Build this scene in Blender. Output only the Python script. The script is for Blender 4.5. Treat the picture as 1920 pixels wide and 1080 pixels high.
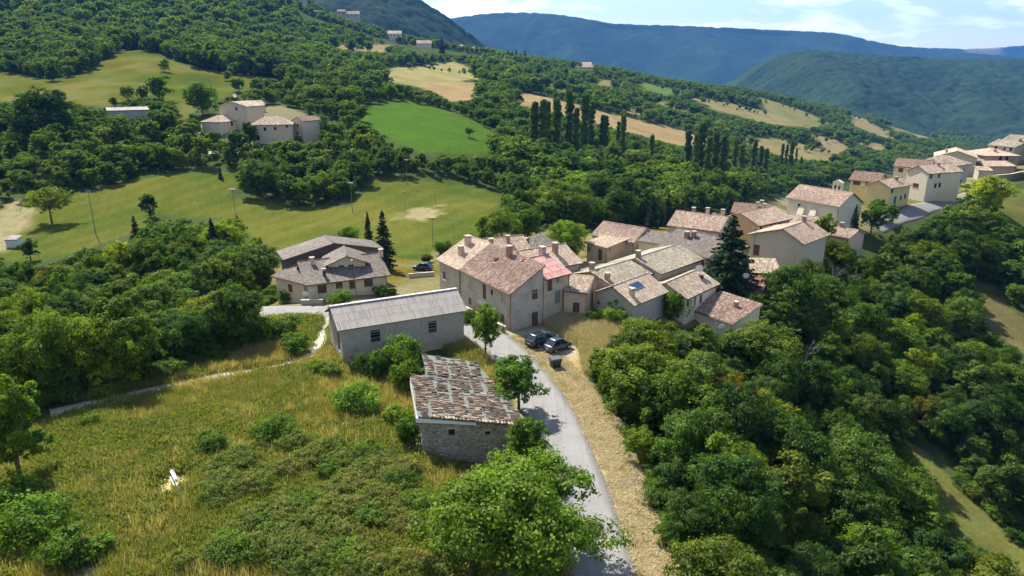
import bpy, math, random
import numpy as np
from mathutils import Vector, Matrix
random.seed(7); RNG = np.random.default_rng(11)
for o in list(bpy.data.objects): bpy.data.objects.remove(o)
SC = bpy.context.scene
COL = SC.collection
R = math.radians

# ---------------------------------------------------------------- camera
PITCH, FPX, CAMH = R(17.5), 1300.0, 33.0
cam_d = bpy.data.cameras.new('camera'); cam_d.sensor_width = 36.0
cam_d.lens = 36.0 * FPX / 1920.0; cam_d.clip_start = 0.5; cam_d.clip_end = 40000
cam = bpy.data.objects.new('camera', cam_d); COL.objects.link(cam)
cam.location = (0, 0, CAMH); cam.rotation_euler = (R(90) - PITCH, 0, 0)
SC.camera = cam

# ---------------------------------------------------------------- sky, sun, exposure
SUN_AZ, SUN_EL = R(-35), R(50)          # azimuth measured from +Y, negative = towards -X
world = bpy.data.worlds.new('World'); SC.world = world; world.use_nodes = True
wn, wl = world.node_tree.nodes, world.node_tree.links
wn.clear()
w_out = wn.new('ShaderNodeOutputWorld'); w_bg = wn.new('ShaderNodeBackground')
sky = wn.new('ShaderNodeTexSky'); sky.sky_type = 'NISHITA'; sky.sun_disc = False
sky.sun_elevation = SUN_EL; sky.sun_rotation = SUN_AZ; sky.altitude = 700
sky.air_density = 1.0; sky.dust_density = 0.7; sky.ozone_density = 1.0
w_bg.inputs['Strength'].default_value = 0.10
tc = wn.new('ShaderNodeTexCoord'); sep = wn.new('ShaderNodeSeparateXYZ')
wl.new(tc.outputs['Generated'], sep.inputs[0])
zc = wn.new('ShaderNodeMath'); zc.operation = 'ADD'; wl.new(sep.outputs['Z'], zc.inputs[0]); zc.inputs[1].default_value = 0.22
zm = wn.new('ShaderNodeMath'); zm.operation = 'MAXIMUM'; wl.new(zc.outputs[0], zm.inputs[0]); zm.inputs[1].default_value = 0.04
dv = wn.new('ShaderNodeVectorMath'); dv.operation = 'DIVIDE'
cb = wn.new('ShaderNodeCombineXYZ')
wl.new(tc.outputs['Generated'], dv.inputs[0])
for k in range(3): wl.new(zm.outputs[0], cb.inputs[k])
wl.new(cb.outputs[0], dv.inputs[1])
cn = wn.new('ShaderNodeTexNoise'); cn.inputs['Scale'].default_value = 1.9; cn.inputs['Detail'].default_value = 9; cn.inputs['Roughness'].default_value = 0.56; cn.inputs['Distortion'].default_value = 0.25
wl.new(dv.outputs[0], cn.inputs['Vector'])
cr = wn.new('ShaderNodeValToRGB'); cr.color_ramp.elements[0].position = 0.50; cr.color_ramp.elements[1].position = 0.74
cr.color_ramp.elements[1].color = (0.92, 0.92, 0.92, 1)
wl.new(cn.outputs['Fac'], cr.inputs[0])
mx = wn.new('ShaderNodeMix'); mx.data_type = 'RGBA'
wl.new(cr.outputs[0], mx.inputs[0]); wl.new(sky.outputs[0], mx.inputs[6]); mx.inputs[7].default_value = (13.5, 13.7, 14.0, 1)
wl.new(mx.outputs[2], w_bg.inputs['Color']); wl.new(w_bg.outputs[0], w_out.inputs['Surface'])

sun_d = bpy.data.lights.new('sun', 'SUN'); sun_d.energy = 5.0; sun_d.angle = R(0.53); sun_d.color = (1.0, 0.94, 0.84)
sun = bpy.data.objects.new('sun', sun_d); COL.objects.link(sun)
sd = Vector((math.sin(SUN_AZ) * math.cos(SUN_EL), math.cos(SUN_AZ) * math.cos(SUN_EL), math.sin(SUN_EL)))
sun.rotation_euler = sd.to_track_quat('Z', 'Y').to_euler(); sun.location = (0, 0, 300)
SC.view_settings.view_transform = 'Standard'; SC.view_settings.look = 'None'
SC.view_settings.exposure = 0.95; SC.view_settings.gamma = 1.0; SC.view_settings.use_curve_mapping = False
cy = SC.cycles
cy.max_bounces = 5; cy.diffuse_bounces = 3; cy.glossy_bounces = 2; cy.transmission_bounces = 3; cy.transparent_max_bounces = 4
cy.volume_bounces = 0; cy.caustics_reflective = False; cy.caustics_refractive = False
cy.use_denoising = True; cy.denoiser = 'OPENIMAGEDENOISE'; cy.sample_clamp_indirect = 4.0
cy.use_adaptive_sampling = True; cy.adaptive_threshold = 0.02
SC.render.film_transparent = False

# ---------------------------------------------------------------- pixel -> direction helpers (a pixel gives a direction; distance comes from ground or walls)
cT, sT = math.cos(PITCH), math.sin(PITCH)
def ray(u, v):
    dx = (u - 960) / FPX; dy = (v - 540) / FPX
    return np.array([dx, cT - dy * sT, -sT - dy * cT])
def Pz(u, v, z):
    d = ray(u, v); t = (z - CAMH) / d[2]; return np.array([0, 0, CAMH]) + t * d
def PY(u, v, Y):
    d = ray(u, v); t = Y / d[1]; return np.array([0, 0, CAMH]) + t * d
def to_px(p):
    f = p[1] * cT - (p[2] - CAMH) * sT; up = p[1] * sT + (p[2] - CAMH) * cT
    return 960 + FPX * p[0] / f, 540 - FPX * up / f

# ---------------------------------------------------------------- terrain height
CP = [(2,46,-.1),  # world x, y, z: the road ridge, fields, village, wooded slopes
 (8,40,0),(5,52,0),(3.5,60,0),(1.5,70,0),(4,78,0),(0,85,0),(-7,88,0),(-20,92,0),(-32,93,-.3),
 (-20,60,0),(-35,60,.2),(-15,46,.2),(-40,45,.6),(-45,62,0),(-2,44,-.3),(-8,57,-.2),(-2,54,-1.3),(0,50,-.6),(-28,72,0),(-20,75,-.1),(-10,74,-.2),
 (-60,72,-2),(-50,82,-2),(-38,90,-1.5),(-70,95,-5),(-60,120,-6),(-25,102,0),(-25,114,-2),(-45,105,-4),(-80,60,-1),
 (-20,140,-5),(-60,140,-6),(-40,170,-5),(-100,150,-6),(0,150,-6),(10,180,-7),(-60,205,-4),(-10,200,-6),(-110,190,-3),(-140,170,-4),(-60,218,-1),(0,120,-2),
 (-92,255,8),(-80,262,8),(-110,300,15),(-60,265,5.5),(-130,250,6),(-150,210,0),
 (75,157,-1),(96,176,0),(113,188,-.3),(140,215,-1),(32,101,-.7),(20,95,0),(30,120,0),(50,135,-.5),(10,108,-.3),(15,130,-2.5),(40,165,-7),(70,192,-7),(160,232,-.5),(179,250,0.5),(205,262,3),(235,262,6),(155,262,-6),(120,230,-9),(15,100,0),
 (10,60,-.1),(12,60,-.8),(17,60,-3.5),(26,60,-9),(40,60,-17),(52,62,-22),(14.5,42,-.6),(18,42,-3),(26,42,-9),(40,40,-19),(12,75,-.4),(20,75,-3.5),(32,75,-9),(48,78,-17),
 (14,84,0),(28,90,-3.5),(45,95,-10),(60,104,-14),(75,92,-20),(95,125,-14),(70,132,-7),(95,152,-7),(120,170,-5),(125,140,-16),(160,200,-6),(150,172,-16),(70,62,-25),(100,80,-25),(130,110,-24),
 (40,230,-14),(20,240,-12),(90,262,-20),(140,300,-32),(210,380,-50),(60,212,-13),(-20,235,-4)]
for u, v, Y in [(800,288,258),(740,192,400),(922,287,285),(660,215,345),(830,240,325),
 (100,190,320),(280,98,480),(0,186,320),(560,166,430),(200,150,390),(0,138,430),(400,175,380),(-150,190,330),
 (0,40,640),(300,30,720),(0,-150,950),(300,-150,1050),(500,60,760),(520,-40,1150),(-300,0,700),(-300,-200,1000),
 (565,22,1100),(650,47,1050),(790,88,1000),(890,100,1050),(985,112,1150),(1090,128,1180),(670,90,880),(850,172,560),(800,142,660),
 (1000,185,560),(1150,240,520),(1280,268,560),(1180,142,1180),(1380,172,1280),(1600,217,1380),(1760,264,1480),(1500,292,660),(1580,272,830),(1450,212,980),(1250,182,900),(1690,257,1130),
 (1060,310,320),(1330,345,310),(1200,300,400),(1900,300,1500),(1400,300,520),(850,118,1480),(985,138,1520),(1090,156,1520),(1250,186,1540),(1400,206,1560),(740,98,1420),(650,70,1400),(560,50,1450)]:
    CP.append(tuple(PY(u, v, Y)))
CP = np.array(CP, float)
def warp(x, y):
    yy = np.maximum(y, 26.0)
    return np.stack([np.clip(x / yy, -1.7, 1.7) * 3.2, np.log(np.minimum(yy, 1700.0) / 26.0) * 2.0], -1)
_C = warp(CP[:, 0], CP[:, 1]); _n = len(CP)
def _phi(d2): return d2 ** 0.7
_K = _phi(((_C[:, None] - _C[None]) ** 2).sum(-1)) - 0.004 * np.eye(_n)
_A = np.zeros((_n + 3, _n + 3)); _A[:_n, :_n] = _K; _A[:_n, _n] = 1; _A[:_n, _n+1:] = _C; _A[_n:, :_n] = _A[:_n, _n:].T
_W = np.linalg.solve(_A, np.concatenate([CP[:, 2], np.zeros(3)]))
def smooth(a, b, x):
    t = np.clip((x - a) / (b - a), 0, 1); return t * t * (3 - 2 * t)
def hash2(ix, iy, s=0):
    h = np.sin(ix * 127.1 + iy * 311.7 + s * 74.7) * 43758.5453
    return h - np.floor(h)
def vnoise(x, y, s=0):
    ix, iy = np.floor(x), np.floor(y); fx, fy = x - ix, y - iy
    fx = fx * fx * (3 - 2 * fx); fy = fy * fy * (3 - 2 * fy)
    return ((hash2(ix, iy, s) * (1 - fx) + hash2(ix + 1, iy, s) * fx) * (1 - fy) + (hash2(ix, iy + 1, s) * (1 - fx) + hash2(ix + 1, iy + 1, s) * fx) * fy)
def fbm(x, y, s=0, o=4):
    r = 0; a = 0.5
    for k in range(o): r = r + a * vnoise(x * 2 ** k, y * 2 ** k, s + k); a *= 0.5
    return r
def dome(x, y, cell, s=0):           # tree-crown like bumps on far hillsides
    gx, gy = np.floor(x / cell), np.floor(y / cell); best = np.zeros_like(x)
    for i in (-1, 0, 1):
        for j in (-1, 0, 1):
            cx = (gx + i + 0.15 + 0.7 * hash2(gx + i, gy + j, s)) * cell; cyy = (gy + j + 0.15 + 0.7 * hash2(gx + i, gy + j, s + 5)) * cell
            rr = cell * (0.55 + 0.35 * hash2(gx + i, gy + j, s + 9))
            d = 1 - ((x - cx) ** 2 + (y - cyy) ** 2) / rr ** 2
            best = np.maximum(best, np.sqrt(np.maximum(d, 0)) * rr)
    return best

# centre lines in metres (x, y); half widths
ROAD = [(5.2,22),(5.8,33),(5.95,40.3),(5.6,46),(5.15,52),(4.5,57.5),(3.75,62.5),(2.55,68),(1.0,73.2),(-1.1,79),(-3.9,84),(-8,87.6),(-14,90.2),(-21,92),(-29,93.2),(-38,93.5),(-47,92)]
TRACK = [(-25.5,92.5),(-25,87),(-24.2,80),(-25,75.5),(-28.5,73.2),(-33,71.5),(-38,68.5),(-43,65),(-49,60.5),(-56,55)]
STREET = [(84,158),(92,165),(99.5,170.5),(107,177.5),(117,184),(130,195),(144,208),(157,222),(166,236)]
LANE_F = [(-190,225),(-150,238),(-118,240),(-100,243),(-84,247),(-66,254),(-48,262)]
def spline(pts, step):
    p = np.array(pts, float); q = np.vstack([2 * p[0] - p[1], p, 2 * p[-1] - p[-2]]); out = []
    for i in range(1, len(q) - 2):
        n = max(2, int(np.linalg.norm(q[i+1] - q[i]) / step))
        for t in np.linspace(0, 1, n, endpoint=False):
            out.append(0.5 * (2*q[i] + (q[i+1]-q[i-1])*t + (2*q[i-1]-5*q[i]+4*q[i+1]-q[i+2])*t*t + (3*q[i]-q[i-1]-3*q[i+1]+q[i+2])*t**3))
    out.append(p[-1]); return np.array(out)
def line_dist(x, y, ln):
    best = np.full(x.shape, 1e9)
    for a, b in zip(ln[:-1], ln[1:]):
        d = b - a; L2 = d @ d
        t = np.clip(((x - a[0]) * d[0] + (y - a[1]) * d[1]) / L2, 0, 1)
        best = np.minimum(best, (x - a[0] - t * d[0]) ** 2 + (y - a[1] - t * d[1]) ** 2)
    return np.sqrt(best)
S_ROAD, S_TRACK, S_STREET, S_LANE = spline(ROAD, 1.0), spline(TRACK, 1.0), spline(STREET, 2.0), spline(LANE_F, 3.0)
L_ROAD, L_TRACK = S_ROAD[::3], S_TRACK[::3]

def tz_base(x, y):
    x = np.asarray(x, float); y = np.asarray(y, float); sh = x.shape
    c = warp(x.ravel(), y.ravel()); out = np.empty(len(c))
    for i in range(0, len(c), 20000):
        cc = c[i:i+20000]
        d2 = ((cc[:, None, :] - _C[None]) ** 2).sum(-1)
        out[i:i+20000] = _phi(d2) @ _W[:_n] + _W[_n] + cc @ _W[_n+1:]
    z = out.reshape(sh)
    far = smooth(1450, 2300, y)
    return z * (1 - far) + (-130.0) * far
def TZ(x, y):
    x = np.asarray(x, float); y = np.asarray(y, float)
    z = tz_base(x, y)
    amp = np.clip((y - 30) / 300, 0.12, 1.0)
    n = (fbm(x / 9.0, y / 9.0, 3) - 0.47) * 1.4 * amp + (fbm(x / 60.0, y / 60.0, 8) - 0.47) * 6 * np.clip((y - 120) / 300, 0, 1)
    dr = np.minimum(line_dist(x, y, L_ROAD) - 2.6, line_dist(x, y, L_TRACK) - 1.4)
    k = smooth(0.0, 4.0, dr)
    zr = z * k + (1 - k) * (z * 0.15)
    return zr + n * k
def tz(x, y): return float(TZ(np.array([x]), np.array([y]))[0])
_YS = np.exp(np.linspace(math.log(30), math.log(1900), 700))
def ground(u, v):                    # where the line of sight of a pixel meets the ground
    d = ray(u, v); t = _YS / d[1]; X = t * d[0]; Z = CAMH + t * d[2]
    g = TZ(X, _YS); h = np.where(Z < g)[0]
    if len(h) == 0: i = 699; return np.array([X[i], _YS[i], g[i]])
    i = max(1, h[0]); a = (Z[i-1] - g[i-1]); b = (g[i] - Z[i]); f = a / max(a + b, 1e-6)
    Y = _YS[i-1] + f * (_YS[i] - _YS[i-1]); x = Y / d[1] * d[0]
    return np.array([x, Y, tz(x, Y)])
VIS = []
def gpoly(pts, rec=True):
    if rec: VIS.append((np.array(pts, float), float(np.mean([ground(u, v)[1] for u, v in pts]))))
    return np.array([ground(u, v)[:2] for u, v in pts])
def in_poly(x, y, poly):
    x = np.asarray(x); y = np.asarray(y); c = np.zeros(x.shape, bool); n = len(poly)
    for i in range(n):
        x0, y0 = poly[i]; x1, y1 = poly[(i + 1) % n]
        if y0 == y1: continue
        c ^= ((y0 > y) != (y1 > y)) & (x < (x1 - x0) * (y - y0) / (y1 - y0) + x0)
    return c
def poly_dist(x, y, poly):           # signed, negative inside
    d = line_dist(x, y, np.vstack([poly, poly[:1]])); return np.where(in_poly(x, y, poly), -d, d)

# ---------------------------------------------------------------- mesh and material helpers
def tag(o, label=None, cat=None, group=None, kind=None):
    if label: o['label'] = label
    if cat: o['category'] = cat
    if group: o['group'] = group
    if kind: o['kind'] = kind
    return o
def mesh_np(name, v, faces, mat=None, col=None, smooth_=False, mats=None, midx=None):
    """faces: array (n,k) or list of arrays with differing k"""
    me = bpy.data.meshes.new(name); v = np.asarray(v, np.float32)
    if not isinstance(faces, list): faces = [faces]
    faces = [np.asarray(f, np.int32) for f in faces if len(f)]
    tot = np.concatenate([np.full(len(f), f.shape[1], np.int32) for f in faces])
    loops = np.concatenate([f.ravel() for f in faces])
    me.vertices.add(len(v)); me.vertices.foreach_set('co', v.ravel())
    me.loops.add(len(loops)); me.loops.foreach_set('vertex_index', loops)
    me.polygons.add(len(tot)); st = np.concatenate([[0], np.cumsum(tot)[:-1]]).astype(np.int32)
    me.polygons.foreach_set('loop_start', st); me.polygons.foreach_set('loop_total', tot)
    if smooth_: me.polygons.foreach_set('use_smooth', np.ones(len(tot), bool))
    if midx is not None: me.polygons.foreach_set('material_index', np.asarray(midx, np.int32))
    if col is not None:
        col = np.asarray(col, np.float32)
        if col.shape[1] == 3: col = np.hstack([col, np.ones((len(col), 1), np.float32)])
        a = me.attributes.new('Col', 'FLOAT_COLOR', 'FACE' if len(col) == len(tot) else 'POINT'); a.data.foreach_set('color', col.ravel())
    me.update(calc_edges=True)
    for m in (mats or ([mat] if mat else [])): me.materials.append(m)
    return me
def link(name, data, parent=None, loc=None, rz=0):
    o = bpy.data.objects.new(name, data); COL.objects.link(o)
    if parent is not None: o.parent = parent
    if loc is not None: o.location = loc
    if rz: o.rotation_euler = (0, 0, rz)
    return o
def empty(name, loc, rz=0): return link(name, None, None, tuple(float(q) for q in loc), rz)

class MB:
    def __init__(s): s.v = []; s.f = []; s.c = []
    def quad(s, a, b, c, d, col=(1, 1, 1)):
        n = len(s.v); s.v += [tuple(a), tuple(b), tuple(c), tuple(d)]; s.f.append((n, n+1, n+2, n+3)); s.c.append(col)
    def poly(s, pts, col=(1, 1, 1)):
        n = len(s.v); s.v += [tuple(p) for p in pts]; s.f.append(tuple(range(n, n + len(pts)))); s.c.append(col)
    def box(s, x0, y0, z0, x1, y1, z1, col=(1, 1, 1)):
        n = len(s.v)
        s.v += [(x0,y0,z0),(x1,y0,z0),(x1,y1,z0),(x0,y1,z0),(x0,y0,z1),(x1,y0,z1),(x1,y1,z1),(x0,y1,z1)]
        for f in ((0,3,2,1),(4,5,6,7),(0,1,5,4),(1,2,6,5),(2,3,7,6),(3,0,4,7)): s.f.append(tuple(n + i for i in f)); s.c.append(col)
        return s
    def hexa(s, p, col=(1, 1, 1)):   # 8 points, bottom ring then top ring
        n = len(s.v); s.v += [tuple(q) for q in p]
        for f in ((0,3,2,1),(4,5,6,7),(0,1,5,4),(1,2,6,5),(2,3,7,6),(3,0,4,7)): s.f.append(tuple(n + i for i in f)); s.c.append(col)
        return s
    def slab(s, pts, t, col=(1, 1, 1)):      # polygon thickened downward by t
        pts = [np.array(p, float) for p in pts]; lo = [p - np.array([0, 0, t]) for p in pts]
        s.poly(pts, col); s.poly(lo[::-1], col); k = len(pts)
        for i in range(k): s.quad(lo[i], lo[(i+1) % k], pts[(i+1) % k], pts[i], col)
        return s
    def tube(s, pts, rad, sides=6, cap=True, col=(1, 1, 1)):
        pts = [np.array(p, float) for p in pts]; n0 = len(s.v); k = len(pts)
        if np.isscalar(rad): rad = [rad] * k
        for i, p in enumerate(pts):
            d = pts[min(i+1, k-1)] - pts[max(i-1, 0)]; d = d / (np.linalg.norm(d) + 1e-9)
            a = np.cross(d, [0.31, 0.17, 0.93] if abs(d[2]) < 0.9 else [1, 0.1, 0]); a /= np.linalg.norm(a); b = np.cross(d, a)
            for j in range(sides):
                t = 2 * math.pi * j / sides; s.v.append(tuple(p + rad[i] * (math.cos(t) * a + math.sin(t) * b)))
        for i in range(k - 1):
            for j in range(sides):
                s.f.append((n0 + i*sides + j, n0 + i*sides + (j+1) % sides, n0 + (i+1)*sides + (j+1) % sides, n0 + (i+1)*sides + j)); s.c.append(col)
        if cap:
            s.f.append(tuple(n0 + j for j in range(sides))[::-1]); s.c.append(col)
            s.f.append(tuple(n0 + (k-1)*sides + j for j in range(sides))); s.c.append(col)
        return s
    def mesh(s, name, mat=None, sm=False):
        me = bpy.data.meshes.new(name); me.from_pydata(s.v, [], s.f)
        a = me.attributes.new('Col', 'FLOAT_COLOR', 'FACE')
        a.data.foreach_set('color', np.array([(*c, 1.0) for c in s.c], np.float32).ravel())
        if sm: me.polygons.foreach_set('use_smooth', np.ones(len(s.f), bool))
        if mat: me.materials.append(mat)
        me.update(); return me
    def build(s, name, mat, parent=None, sm=False, **k): return link(name, s.mesh(name, mat, sm), parent, **k)

MATS = {}
def mat_new(name):
    m = bpy.data.materials.new(name); m.use_nodes = True; MATS[name] = m
    return m, m.node_tree.nodes, m.node_tree.links, m.node_tree.nodes['Principled BSDF']
def N(nodes, t, **k):
    n = nodes.new(t)
    for a, b in k.items(): setattr(n, a, b)
    return n
def mixc(nodes, links, fac, a, b, blend='MIX'):
    m = N(nodes, 'ShaderNodeMix', data_type='RGBA', blend_type=blend)
    for sock, val in ((0, fac), (6, a), (7, b)):
        if hasattr(val, 'links') or hasattr(val, 'is_linked'): links.new(val, m.inputs[sock])
        elif isinstance(val, (int, float)): m.inputs[sock].default_value = val
        else: m.inputs[sock].default_value = (*val[:3], 1)
    return m.outputs[2]
def noise(nodes, links, scale, detail=4, rough=0.6, coord=None, out='Fac', dist=0):
    n = N(nodes, 'ShaderNodeTexNoise'); n.inputs['Scale'].default_value = scale; n.inputs['Detail'].default_value = detail; n.inputs['Roughness'].default_value = rough; n.inputs['Distortion'].default_value = dist
    if coord is not None: links.new(coord, n.inputs['Vector'])
    return n.outputs[out]
def ramp(nodes, links, fac, stops):
    r = N(nodes, 'ShaderNodeValToRGB'); e = r.color_ramp.elements
    while len(e) < len(stops): e.new(0.5)
    for i, (p, c) in enumerate(stops):
        e[i].position = p; e[i].color = (*c, 1) if not isinstance(c, (int, float)) else (c, c, c, 1)
    links.new(fac, r.inputs[0]); return r.outputs[0]
def bump(nodes, links, h, strength, dist, bsdf):
    b = N(nodes, 'ShaderNodeBump'); b.inputs['Strength'].default_value = strength; b.inputs['Distance'].default_value = dist
    links.new(h, b.inputs['Height']); links.new(b.outputs[0], bsdf.inputs['Normal'])
def plaster(name, c, dirt=(0.22, 0.19, 0.15), stain=0.45, sc=1.0, rough=0.92, stone=False):
    m, n, l, b = mat_new(name); g = N(n, 'ShaderNodeNewGeometry'); pos = g.outputs['Position']
    big = noise(n, l, 0.55 * sc, 5, 0.65, pos); fine = noise(n, l, 9 * sc, 3, 0.6, pos)
    f1 = ramp(n, l, big, [(0.42, 0.0), (0.72, stain)])
    c1 = mixc(n, l, f1, c, dirt)
    mp = N(n, 'ShaderNodeMapping'); l.new(pos, mp.inputs[0]); mp.inputs['Scale'].default_value = (2.2, 2.2, 0.25)
    streak = noise(n, l, 1.0, 3, 0.6, mp.outputs[0])
    c2 = mixc(n, l, ramp(n, l, streak, [(0.52, 0.0), (0.75, 0.35)]), c1, [q * 0.62 for q in c])
    c3 = mixc(n, l, ramp(n, l, fine, [(0.3, 0.0), (0.7, 0.4)]), c2, [min(1, q * 1.18) for q in c])
    pt = noise(n, l, 0.9 * sc, 6, 0.75, pos, 'Fac', 0.6)
    c3 = mixc(n, l, ramp(n, l, pt, [(0.58, 0.0), (0.63, stain * .9)]), c3, [q * 0.68 for q in dirt])
    h = fine
    if stone:
        vo = N(n, 'ShaderNodeTexVoronoi', feature='DISTANCE_TO_EDGE'); vo.inputs['Scale'].default_value = 3.3
        mp2 = N(n, 'ShaderNodeMapping'); l.new(pos, mp2.inputs[0]); mp2.inputs['Scale'].default_value = (1, 1, 1.9); l.new(mp2.outputs[0], vo.inputs['Vector'])
        vc = N(n, 'ShaderNodeTexVoronoi'); vc.inputs['Scale'].default_value = 3.3; l.new(mp2.outputs[0], vc.inputs['Vector'])
        sv = N(n, 'ShaderNodeSeparateColor'); l.new(vc.outputs['Color'], sv.inputs[0])
        c3 = mixc(n, l, ramp(n, l, sv.outputs[0], [(0.1, 0.0), (0.9, 0.6)]), c3, [q * 0.7 for q in c])
        edge = ramp(n, l, vo.outputs['Distance'], [(0.0, 0.0), (0.10, 1.0)])
        c3 = mixc(n, l, edge, [q * 0.66 for q in c], c3); h = edge
    l.new(c3, b.inputs['Base Color']); b.inputs['Roughness'].default_value = rough
    bump(n, l, h, 0.5, 0.05 if stone else 0.02, b); return m
def simple(name, c, rough=0.6, metal=0.0, var=0.25, sc=3.0, spec=0.5):
    m, n, l, b = mat_new(name); g = N(n, 'ShaderNodeNewGeometry')
    f = noise(n, l, sc, 4, 0.65, g.outputs['Position'])
    l.new(mixc(n, l, ramp(n, l, f, [(0.3, 0.0), (0.7, 1.0)]), [q * (1 - var) for q in c], [min(1, q * (1 + var)) for q in c]), b.inputs['Base Color'])
    b.inputs['Roughness'].default_value = rough; b.inputs['Metallic'].default_value = metal; b.inputs['Specular IOR Level'].default_value = spec
    return m
def colmat(name, rough=0.9, sc=6.0, var=0.3, spec=0.3, lichen=None):     # colour from the Col attribute with grain
    m, n, l, b = mat_new(name); a = N(n, 'ShaderNodeAttribute', attribute_name='Col'); g = N(n, 'ShaderNodeNewGeometry')
    f = noise(n, l, sc, 4, 0.7, g.outputs['Position'])
    k = mixc(n, l, f, (1 - var,) * 3, (1 + var,) * 3); c = mixc(n, l, 1.0, a.outputs['Color'], k, 'MULTIPLY')
    if lichen:
        f2 = noise(n, l, 1.3, 6, 0.75, g.outputs['Position'])
        c = mixc(n, l, ramp(n, l, f2, [(0.5, 0.0), (0.66, 0.6)]), c, lichen)
    l.new(c, b.inputs['Base Color']); b.inputs['Roughness'].default_value = rough; b.inputs['Specular IOR Level'].default_value = spec
    return m
def leafmat(name, cols, trans=0.35):
    """green from a ramp over instance-random, times per-leaf Col and the object's own colour"""
    m, n, l, b = mat_new(name); n.remove(b); out = n['Material Output']
    oi = N(n, 'ShaderNodeObjectInfo'); a = N(n, 'ShaderNodeAttribute', attribute_name='Col')
    k = len(cols); c = ramp(n, l, oi.outputs['Random'], [(i / (k - 1), cc) for i, cc in enumerate(cols)])
    c = mixc(n, l, 1.0, c, a.outputs['Color'], 'MULTIPLY'); c = mixc(n, l, 1.0, c, oi.outputs['Color'], 'MULTIPLY')
    d = N(n, 'ShaderNodeBsdfDiffuse'); t = N(n, 'ShaderNodeBsdfTranslucent'); g = N(n, 'ShaderNodeBsdfGlossy'); g.inputs['Roughness'].default_value = 0.55
    l.new(c, d.inputs['Color'])
    tcol = mixc(n, l, 1.0, c, (1.25, 1.3, 0.55), 'MULTIPLY'); l.new(tcol, t.inputs['Color'])
    m1 = N(n, 'ShaderNodeMixShader'); m1.inputs[0].default_value = trans; l.new(d.outputs[0], m1.inputs[1]); l.new(t.outputs[0], m1.inputs[2])
    m2 = N(n, 'ShaderNodeMixShader'); m2.inputs[0].default_value = 0.012; l.new(m1.outputs[0], m2.inputs[1]); l.new(g.outputs[0], m2.inputs[2])
    l.new(m2.outputs[0], out.inputs['Surface']); return m

LEAF = leafmat('leaf_broad', [(0.064,0.125,0.014),(0.101,0.170,0.016),(0.138,0.215,0.020),(0.085,0.159,0.022),(0.173,0.233,0.025),(0.072,0.137,0.017),(0.115,0.179,0.029)], 0.48)
LEAF_C = leafmat('leaf_conifer', [(0.022,0.048,0.022),(0.030,0.060,0.026),(0.036,0.062,0.022)], 0.15)
LEAF_P = leafmat('leaf_poplar', [(0.068,0.118,0.026),(0.095,0.150,0.032),(0.078,0.132,0.024)], 0.3)
GRASS = leafmat('grass_blades', [(0.425,0.344,0.156),(0.312,0.275,0.094),(0.525,0.425,0.213),(0.250,0.237,0.069),(0.388,0.312,0.125)], 0.4)
GREENG = leafmat('green_grass_blades', [(0.196,0.216,0.046),(0.259,0.250,0.065),(0.168,0.196,0.039),(0.308,0.270,0.085)], 0.4)
WEED = leafmat('weed_leaves', [(0.124,0.183,0.026),(0.182,0.226,0.035),(0.234,0.226,0.055),(0.137,0.201,0.029)], 0.45)
STRAW = leafmat('straw', [(0.50,0.42,0.25),(0.60,0.51,0.32),(0.42,0.34,0.19)], 0.25)
BARK = simple('bark', (0.12, 0.095, 0.07), 0.95, 0, 0.4, 4)
GREYBARK = simple('grey_bark', (0.22, 0.2, 0.17), 0.95, 0, 0.35, 4)
# ================================================================ SETTING: ground, road, hills
O_FIELD = gpoly([(60,812),(180,770),(370,712),(480,700),(590,694),(640,694),(720,700),(770,735),(785,860),(930,900),(1010,850),(1120,1075)], False)
O_FIELD = np.vstack([O_FIELD, [(8,34),(8,20),(-60,20),(-62,50)]])
O_MEADOW = gpoly([(-120,470),(-100,400),(0,382),(110,372),(250,338),(330,325),(420,318),(458,322),(452,345),(425,368),(520,383),(660,386),(690,345),(740,335),(860,340),(890,350),(935,366),(930,402),(905,440),(830,470),(790,520),(740,515),(722,470),(640,446),(560,470),(490,470),(468,438),(440,412),(300,404),(250,436),(130,478),(60,492)])
O_CROP = gpoly([(652,214),(735,190),(790,196),(835,207),(900,232),(922,248),(926,289),(850,290),(790,288),(735,264),(690,236)])
O_UPPER = gpoly([(-200,150),(-100,132),(0,134),(100,152),(150,140),(215,100),(250,94),(300,105),(345,122),(440,140),(500,147),(592,166),(560,170),(480,163),(430,180),(380,200),(345,225),(330,225),(335,190),(300,190),(290,178),(220,192),(205,200),(120,196),(60,192),(0,190),(-100,192)])
O_HILLF = gpoly([(600,78),(660,82),(735,84),(738,97),(690,97),(640,93)])
O_SCRUB = gpoly([(700,150),(735,128),(800,122),(850,116),(880,128),(902,150),(840,158),(770,160)])
O_TAN = gpoly([(770,160),(830,154),(895,156),(905,176),(880,188),(845,190),(810,172)])
O_BROWN = gpoly([(955,182),(985,174),(1030,184),(1110,204),(1200,226),(1285,246),(1370,266),(1330,275),(1270,272),(1180,248),(1100,228),(1020,206),(970,196)])
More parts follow.
